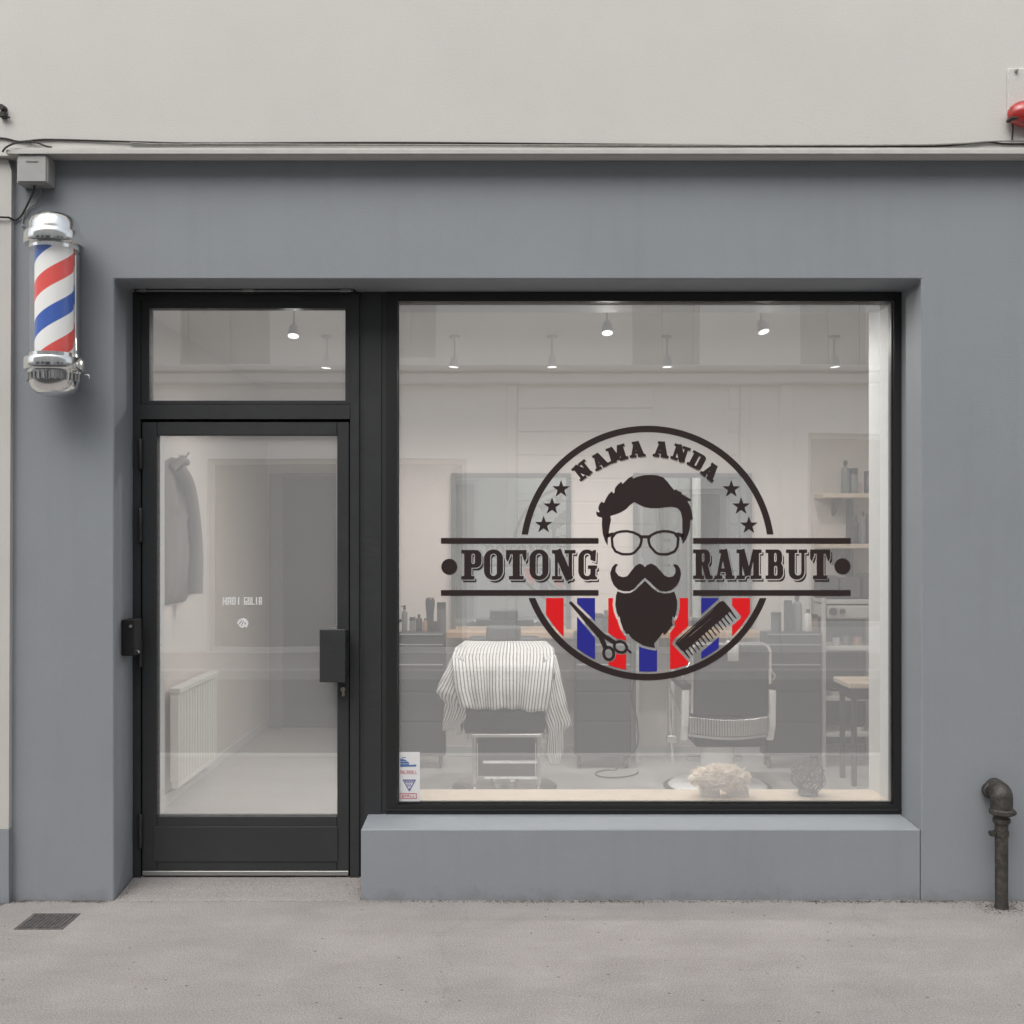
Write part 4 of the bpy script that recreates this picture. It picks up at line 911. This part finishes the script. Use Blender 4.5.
dec = thing('window_decal', (PX(647,YG), YD, PZ(553,YG)), 'round bearded man barber emblem with banner lettering stuck on the large pane', 'decal')
CXd, CYd = 647.5, 553.0
ring = lambda X, Y: np.abs(np.hypot(X-CXd, Y-CYd)-124)-3.2
K = M['vinyl_black']
fill('ring', lambda X,Y: I(ring(X,Y), Y-534.5), (515,420,780,540), K, dec, .6)
fill('ring', lambda X,Y: I(ring(X,Y), 598-Y), (515,596,780,684), K, dec, .6)
for b_ in ((441,538,598.5,543.8),(693,538,850.5,543.8),(441,590,598.5,595.8),(693,590,850.5,595.8)):
    fill('banner_bar', lambda X,Y,b=b_: bx_(X,Y,*b), (b_[0]-1,b_[1]-1,b_[2]+1,b_[3]+1), K, dec, .7)
for c_ in ((449.3,566.8),(842.3,566.3)): fill('dot', lambda X,Y,c=c_: np.hypot(X-c[0],Y-c[1])-8, (c_[0]-9,c_[1]-9,c_[0]+9,c_[1]+9), K, dec, .5)
for sx, sy in ((561,488.5),(552,505.7),(543.6,524.2),(731.2,488.5),(741,505.7),(748.8,524.8)):
    pts = [(sx+(9.2 if k % 2 == 0 else 3.6)*math.sin(k*math.pi/5), sy+.6-(9.2 if k % 2 == 0 else 3.6)*math.cos(k*math.pi/5)) for k in range(10)]
    fill('star', lambda X,Y,p=pts: seg(X,Y,p), (sx-10,sy-10,sx+10,sy+11), K, dec, .3)
def word(chars, xs, ytop, h, name):
    def fn(X, Y):
        out = np.full(X.shape, 1e9)
        for c, (a, b) in zip(chars, xs):
            s = (b-a)/GW[c]
            def G(dx, dy): return glyph(c, (X-dx-a)/s, (ytop+h-(Y-dy))/h)*min(s, h)
            g0 = G(0,0); sh = G(1.9,2.6)
            out = np.minimum(out, np.minimum(g0, I(sh, 1.05-g0)))
        return out
    return fill(name, fn, (xs[0][0]-3, ytop-3, xs[-1][1]+5, ytop+h+5), K, dec, .22)
word('POTONG', ((461.3,481.5),(484,503),(506,526.5),(529.5,548.5),(552,575.5),(578.3,597)), 550, 29.5, 'lettering')
word('RAMBUT', ((693,712.5),(714.5,734.5),(736.5,761.5),(765.5,783),(786,807),(810,830)), 549.5, 29.5, 'lettering')
def arcword(items, h):
    def fn(X, Y):
        out = np.full(X.shape, 1e9)
        for c, cx_, cy_ in items:
            a = math.atan2(cx_-CXd, CYd-cy_); ca, sa = math.cos(a), math.sin(a)
            u = (X-cx_)*ca+(Y-cy_)*sa; v = -(X-cx_)*sa+(Y-cy_)*ca
            k_ = 1.27; w = GW[c]*h*k_; g0 = glyph(c, (u+w/2)/(h*k_), (h/2-v)/h)*h-.5; sh = glyph(c, (u-.8+w/2)/(h*k_), (h/2-v+1.2)/h)*h-.1
            out = np.minimum(out, np.minimum(g0, I(sh, .35-g0)))
        return out
    xs = [i[1] for i in items]; ys = [i[2] for i in items]
    return fill('lettering', fn, (min(xs)-13, min(ys)-13, max(xs)+13, max(ys)+13), K, dec, .2)
arcword((('N',582.5,470.4),('A',599.5,461),('M',617,453.8),('A',637,449.4)), 15.0)
arcword((('A',661.5,449.6),('N',680.5,453.4),('D',696.7,460.6),('A',710.8,471.5)), 15.0)

def crop(pts, ox, oy, s): return [(ox+x/s, oy+y/s) for x, y in pts]
hair = crop([(165,750),(140,710),(118,640),(110,560),(112,490),(70,480),(58,455),(60,430),(75,440),(90,440),(76,405),(85,370),(108,338),(122,352),(132,350),(150,310),(175,270),(203,245),(218,266),(228,255),(232,215),(255,185),(292,155),(300,178),(330,150),(360,120),(400,102),(395,128),(440,110),(500,95),(560,92),(620,95),(680,115),(720,155),(750,195),(785,235),(805,225),(810,238),(855,255),(850,268),(940,320),(938,335),(905,335),(930,380),(945,430),(957,510),(935,508),(930,580),(915,640),(895,690),(862,735),(858,700),(845,680),(860,640),(858,500),(845,440),(820,405),(770,390),(720,392),(640,402),(560,402),(500,390),(450,365),(412,345),(370,375),(335,412),(290,440),(240,460),(188,475),(195,510),(185,560),(175,620),(172,660),(165,690)], 590, 465, 9.309)
fill('hair', lambda X,Y: seg(X,Y,hair), (594,472,694,548), K, dec, .4)
lensL = crop([(203,680),(240,632),(290,619),(345,616),(405,628),(460,655),(480,690),(475,725),(462,760),(415,812),(385,828),(345,831),(300,830),(238,805),(210,760)], 590, 465, 9.309)
lensR = [(2*645-x, y) for x, y in lensL]
q9 = lambda x, y: (590+x/9.309, 465+y/9.309)
def glasses(X, Y):
    d = U(np.abs(seg(X,Y,lensL))-1.25, np.abs(seg(X,Y,lensR))-1.25)
    a, b = q9(468,668), q9(556,668); d = U(d, caps(X,Y,*a,*b,1.5)); a, b = q9(210,645), q9(172,655); d = U(d, caps(X,Y,*a,*b,1.9)); a, b = q9(815,645), q9(853,655)
    return U(d, caps(X,Y,*a,*b,1.9))
fill('eyeglasses', glasses, (605,528,686,558), K, dec, .3)
mous = crop([(175,140),(150,135),(120,165),(98,225),(110,290),(135,345),(175,385),(230,402),(290,402),(330,380),(390,315),(438,270),(490,315),(545,370),(580,395),(640,405),(700,390),(745,350),(775,300),(790,235),(780,180),(755,145),(720,135),(715,150),(735,180),(735,225),(710,258),(670,265),(630,250),(590,205),(545,155),(500,132),(460,145),(437,168),(415,145),(385,132),(345,155),(300,210),(265,255),(225,265),(180,250),(150,210),(155,170)], 600, 550, 9.753)
fill('moustache', lambda X,Y: seg(X,Y,mous), (608,562,684,594), K, dec, .35)
beard = crop([(438,300),(510,370),(560,408),(620,424),(680,420),(722,405),(740,450),(752,500),(750,570),(740,620),(725,665),(708,645),(700,690),(705,735),(650,810),(620,830),(615,800),(580,850),(528,910),(535,955),(480,945),(420,930),(360,895),(310,860),(275,815),(262,825),(225,770),(200,700),(190,645),(180,655),(160,600),(148,530),(155,450),(168,403),(230,422),(290,420),(340,395),(400,335)], 600, 550, 9.753)
fill('beard', lambda X,Y: seg(X,Y,beard), (613,578,680,650), K, dec, .4)
q3 = lambda x, y: (560+x/12.05, 590+y/12.05)
def scis(X, Y, solid=False):
    d = U(caps(X,Y,*q3(130,155),*q3(480,535),1.5,3.6), caps(X,Y,*q3(480,520),*q3(650,630),2.2), caps(X,Y,*q3(480,540),*q3(545,690),2.4), caps(X,Y,*q3(795,700),*q3(850,750),1.0))
    e1 = ell(X,Y,*q3(728,685),6.4,5.2,R(25)); e2 = ell(X,Y,*q3(586,765),5.0,6.2,R(-10))
    return U(d, e1, e2) if solid else U(d, np.abs(e1)-1.35, np.abs(e2)-1.35)
fill('scissors', scis, (565,598,636,666), K, dec, .3)
q4 = lambda x, y: (665+x/10.78, 590+y/10.78)
cbody = [q4(*p) for p in ((110,575),(125,545),(585,130),(622,117),(648,135),(715,215),(690,240),(215,655),(175,650))]
csil = [q4(*p) for p in ((105,575),(125,540),(585,125),(622,112),(655,132),(790,290),(262,742))]
def comb(X, Y):
    d = seg(X,Y,cbody); nT = 15
    for k in range(nT):
        t = k/(nT-1); rx_, ry_ = 195+(700-195)*t, 640+(215-640)*t; wd = 1.35 if k in (0, nT-1) else .95
        d = U(d, caps(X,Y,*q4(rx_-20,ry_-22),*q4(rx_+66,ry_+90),wd,.5))
    d = I(d, -(caps(X,Y,*q4(135,560),*q4(520,205),.28)), -(caps(X,Y,*q4(262,500),*q4(490,310),.22)))
    return d
fill('comb', comb, (673,598,740,662), K, dec, .22)
def stripe(x0, x1):
    return lambda X,Y: I(bx_(X,Y,x0,598,x1,690), np.hypot(X-CXd,Y-CYd)-118.6, 2.6-seg(X,Y,beard), 2.4-scis(X,Y,True), 2.6-seg(X,Y,csil))
for k, (a, b) in enumerate(((546,563.6),(577,595),(608.3,626),(639,657),(670,688),(701.2,718.6),(732,750))):
    for part in ((lambda X,Y: -1e3+0*X,) if k not in (1, 2, 5) else {1: (lambda X,Y: (Y-608)-(X-577)*1.15, lambda X,Y: (608-Y)+(X-577)*1.15), 2: (lambda X,Y: Y-648, lambda X,Y: 648-Y), 5: (lambda X,Y: Y-(632-(X-701)*.6), lambda X,Y: (632-(X-701)*.6)-Y)}[k]):
        o = fill('stripe', (lambda f, g: lambda X,Y: I(f(X,Y), g(X,Y)))(stripe(a, b), part), (a-1,597,b+1,675), M['vinyl_blue' if k % 2 else 'vinyl_red'], dec, .4)
        o['label'] = 'blue stripe' if k % 2 else 'red stripe'

# small sticker, lower left corner of the pane
stk = thing('window_sticker', (PX(409,YG), YD, PZ(804,YG)), 'small white sticker with blue and red marks in the lower left pane corner', 'sticker')
fill('backing', lambda X,Y: bx_(X,Y,398.3,752,419.8,803.5), (398,751,420.5,804), M['vinyl_white'], stk, .5)
tw2 = lambda px, py: (PX(px,YG), YD-.0012, PZ(py,YG))
def s(x, y): return (396+x/18.286, 750+y/18.286)
def logo1(X, Y):
    d = seg(X,Y,[s(*p) for p in ((80,150),(180,180),(245,235),(240,270),(370,262),(370,300),(215,300),(80,305))])
    for yy in (205, 250): d = I(d, -(np.abs(Y-(750+yy/18.286))-.28))
    return U(d, caps(X,Y,*s(110,140),*s(175,133),.3), I(caps(X,Y,*s(250,285),*s(360,285),.4), d))
fill('blue_emblem', logo1, (399,756,419,768), M['print_blue'], stk, .2, tw2)
def textrow(x0, y0, x1, y1, n, seed):
    rnd = random.Random(seed); bars = []
    for i in range(n):
        a = x0+(x1-x0)*(i+.12)/n; b = x0+(x1-x0)*(i+.82)/n; k = rnd.randrange(4); w = (b-a)*.28
        bars.append((a,y0,a+w,y1))
        if k != 0: bars.append((b-w,y0,b,y1))
        bars.append(((a,y0,b,y0+w) if k % 2 else (a,y1-w,b,y1)))
        if k > 1: bars.append((a,(y0+y1)/2-w/2,b,(y0+y1)/2+w/2))
    return lambda X, Y: U(*[bx_(X,Y,*q) for q in bars])
fill('red_text_row', textrow(*s(75,372), *s(390,435), 8, 4), (399,769,419,775), M['print_red'], stk, .15, tw2)
tri = [s(*p) for p in ((130,545),(355,545),(245,745))]
def logo2(X, Y):
    d = seg(X,Y,tri); lt = textrow(*s(160,555), *s(330,605), 4, 9)(X,Y); l2 = textrow(*s(200,625), *s(285,672), 2, 3)(X,Y)
    return U(I(np.abs(d)-.45, -lt+.0), lt, l2, caps(X,Y,*s(245,690),*s(244,740),.35))
fill('triangle_emblem', logo2, (402,778,417,792), M['print_violet'], stk, .15, tw2)
def logo3(X, Y):
    x0_, y0_ = s(78,792); x1_, y1_ = s(375,880)
    return U(np.abs(bx_(X,Y,x0_,y0_,x1_,y1_))-.35, textrow(x0_+1.2,y0_+1.2,x1_-1.2,y1_-1.2,5,7)(X,Y))
fill('red_label', logo3, (399,792,418,800), M['print_red'], stk, .15, tw2)

# white lettering on the door glass
ds = thing('door_lettering', (PX(242,YG), YD, PZ(612,YG)), 'small white lettering and round emblem on the glass door', 'decal')
def blk(c, x, y):
    B = lambda a,b_,c_,d: bx_(x,y,a,b_,c_,d); w = .22
    T_ = {'H': ((0,0,w,1),(.6-w,0,.6,1),(0,.4,.6,.6)), 'A': ((0,0,w,1),(.6-w,0,.6,1),(0,.8,.6,1),(0,.35,.6,.5)), 'D': ((0,0,w,1),(.6-w,.08,.6,.92),(0,.84,.5,1),(0,0,.5,.16)), 'I': ((.18,0,.18+w,1),),
          'G': ((0,0,w,1),(0,.84,.6,1),(0,0,.6,.16),(.6-w,0,.6,.5),(.3,.38,.6,.54)), 'U': ((0,0,w,1),(.6-w,0,.6,1),(0,0,.6,.16)), 'L': ((0,0,w,1),(0,0,.6,.16))}[c]
    return U(*[B(*t) for t in T_])
def doorword(chars, x0, x1):
    pitch = (x1-x0)/len(chars)
    def fn(X, Y):
        return U(*[blk(c, (X-x0-i*pitch)/(pitch*.84)*.6, (604.9-Y)/7.8)*4.5 for i, c in enumerate(chars)])
    return fn
fill('lettering', doorword('HADI', 223, 241.4), (222,596,242,606), M['vinyl_white'], ds, .18)
fill('lettering', doorword('GULIA', 244, 262.6), (243,596,264,606), M['vinyl_white'], ds, .18)
def emblem(X, Y):
    d = seg(X,Y,[(237,622.5),(239.5,619.3),(243.5,617.8),(246.5,619),(248.6,622.5),(248,625.5),(246.6,628),(245.2,626.6),(242.5,628.2),(239.5,626.6)])
    for a in ((239.4,624.2,241.8,620.2),(241.6,625.4,243.6,621.4)): d = I(d, -caps(X,Y,*a,.42))
    return I(d, -(np.hypot(X-245.3,Y-623.6)-.8))
fill('round_emblem', emblem, (236,617,250,629), M['vinyl_white'], ds, .18)

# ---------------------------------------------------------------- the other side of the street (seen mirrored in the glass)
fb = thing('building_opposite', (0, -5.5, 0), 'pale stone fronted building across the street, mirrored in the shop glass', 'building')
FY, FS = -5.5, 16.06
def ox(p): return (p-VX)*FS/F
def oz(p): return CZ-(p-VY)*FS/F
openings = [(ox(180),oz(365),ox(270),5.6), (ox(378),oz(358),ox(436),5.6), (ox(632),oz(378),ox(700),5.6), (ox(800),oz(372),ox(868),5.6), (ox(20),oz(365),ox(110),5.6), (ox(960),oz(372),ox(1030),5.6),
            (-7.6,.4,-4.9,2.9), (-4.2,0,-.55,2.72), (ox(808),.35,7.2,oz(433)), (2.1,0,3.1,2.3), (-14,.4,-9,2.9), (8.6,.4,13,2.9)]
for k in range(-6, 7): openings.append((k*2.3-.55, 6.6, k*2.3+.55, 8.6))
wb_ = bmesh.new()
xs = sorted({-22.0, 22.0, *[o_[0] for o_ in openings], *[o_[2] for o_ in openings]}); zs = sorted({-.1, 9.2, *[o_[1] for o_ in openings], *[o_[3] for o_ in openings]})
for i in range(len(xs)-1):
    for j in range(len(zs)-1):
        cx2, cz2 = (xs[i]+xs[i+1])/2, (zs[j]+zs[j+1])/2
        if any(o_[0] < cx2 < o_[2] and o_[1] < cz2 < o_[3] for o_ in openings): continue
        wb_.faces.new([wb_.verts.new((x, FY, z)) for x, z in ((xs[i],zs[j]),(xs[i],zs[j+1]),(xs[i+1],zs[j+1]),(xs[i+1],zs[j]))])
bmesh.ops.remove_doubles(wb_, verts=wb_.verts, dist=1e-5)
r_ = bmesh.ops.extrude_face_region(wb_, geom=list(wb_.faces)); bmesh.ops.translate(wb_, vec=(0,-.3,0), verts=[v for v in r_['geom'] if isinstance(v, bmesh.types.BMVert)])
bmesh.ops.recalc_face_normals(wb_, faces=wb_.faces)
me = bpy.data.meshes.new('facade'); wb_.to_mesh(me); wb_.free(); link('facade', me, M['far_wall'], fb, smooth=False)
for a, z0_, b, z1_ in openings:
    f = MB(); w = .07
    f.box(a+.002,FY-.2,z0_+.002,a+w,FY-.12,z1_-.002); f.box(b-w,FY-.2,z0_+.002,b-.002,FY-.12,z1_-.002); f.box(a+w,FY-.199,z1_-w,b-w,FY-.121,z1_-.003); f.box(a+w,FY-.199,z0_+.003,b-w,FY-.121,z0_+w)
    f.box((a+b)/2-.03,FY-.198,z0_+w,(a+b)/2+.03,FY-.122,z1_-w)
    wf_ = f.build('window', M['far_frame'], fb, smooth=False)
    MB().box(a+.01,FY-.18,z0_+.01,b-.01,FY-.165,z1_-.01).build('pane' if z0_ < 3 else 'blind', M['far_glass' if z0_ < 3 else 'far_blind'], wf_, smooth=False)  # upstairs panels are pale fill, added to lighten the mirrored upper windows
t = MB(); t.box(-22,FY+.001,oz(385),22,FY+.16,oz(374),.02); t.box(-22,FY+.001,oz(373.5),22,FY+.24,oz(367),.02); t.box(-22,FY+.001,6.0,22,FY+.12,6.2); t.box(-22,FY+.001,9.2,22,FY+.3,9.5)
t.build('cornice', M['far_trim'], fb, smooth=False)
t = MB(); t.box(ox(507),FY+.001,0,ox(516),FY+.09,oz(386),.01); t.box(ox(740),FY+.001,0,ox(749),FY+.07,oz(386),.01); t.box(ox(780),FY+.001,0,ox(793),FY+.07,oz(386),.01); t.build('pilaster', M['far_trim'], fb, smooth=False)
rn = MB()
for k in range(11):
    z1_ = oz(387) - k*.325; 
    if z1_ < .3: break
    for a, b in ((ox(517), 2.07), (3.13, ox(739))):
        rn.box(a, FY+.0005, z1_-.305, b, FY+.035, z1_, .012)
rn.build('rusticated_stone', M['far_wall'], fb, smooth=False)
MB().box(-22,FY-6,-.1,22,FY-.32,9.2).build('rear_block', M['far_groove'], fb, smooth=False)

# ---------------------------------------------------------------- light: overcast daylight
w = bpy.data.worlds.new('World'); scene.world = w; w.use_nodes = True; nt = w.node_tree
bg = nt.nodes['Background']; sky = N(nt, 'ShaderNodeTexSky', sky_type='NISHITA'); sky.sun_disc = False
SE, SR = R(52), R(205)
sky.sun_elevation = SE; sky.sun_rotation = SR; sky.air_density = 1.2; sky.dust_density = 4; sky.ozone_density = 1
hsv = N(nt, 'ShaderNodeHueSaturation'); hsv.inputs['Saturation'].default_value = .30; nt.links.new(sky.outputs[0], hsv.inputs['Color']); nt.links.new(hsv.outputs[0], bg.inputs[0]); bg.inputs[1].default_value = .15
sl_ = bpy.data.lights.new('sun', 'SUN'); sl_.energy = .75; sl_.angle = R(70); sl_.color = (1,.975,.94)
so = bpy.data.objects.new('sun', sl_); COL.objects.link(so)
dirv = Vector((math.sin(SR)*math.cos(SE), math.cos(SR)*math.cos(SE), math.sin(SE)))   # towards the sun
so.rotation_euler = (-dirv).to_track_quat('-Z', 'Y').to_euler(); so.location = (0,-3,8)

# ---------------------------------------------------------------- camera and render settings
cam = bpy.data.cameras.new('camera'); co_ = bpy.data.objects.new('camera', cam); COL.objects.link(co_); scene.camera = co_
co_.location = (0,0,CZ); co_.rotation_euler = (R(90),0,0); cam.sensor_width = 36; cam.sensor_fit = 'HORIZONTAL'; cam.lens = 36*F/1024
cam.shift_x = (512-VX)/1024; cam.shift_y = (VY-512)/1024; cam.clip_start = .05; cam.clip_end = 300
vs = scene.view_settings; vs.view_transform = 'Standard'; vs.look = 'None'; vs.gamma = 1; vs.exposure = 0.44; vs.use_curve_mapping = False
scene.render.engine = 'CYCLES'; cy = scene.cycles; cy.use_denoising = True; cy.use_adaptive_sampling = False; cy.max_bounces = 8; cy.diffuse_bounces = 6; cy.glossy_bounces = 5; cy.transparent_max_bounces = 16; cy.caustics_reflective = False; cy.caustics_refractive = False; cy.sample_clamp_indirect = 8
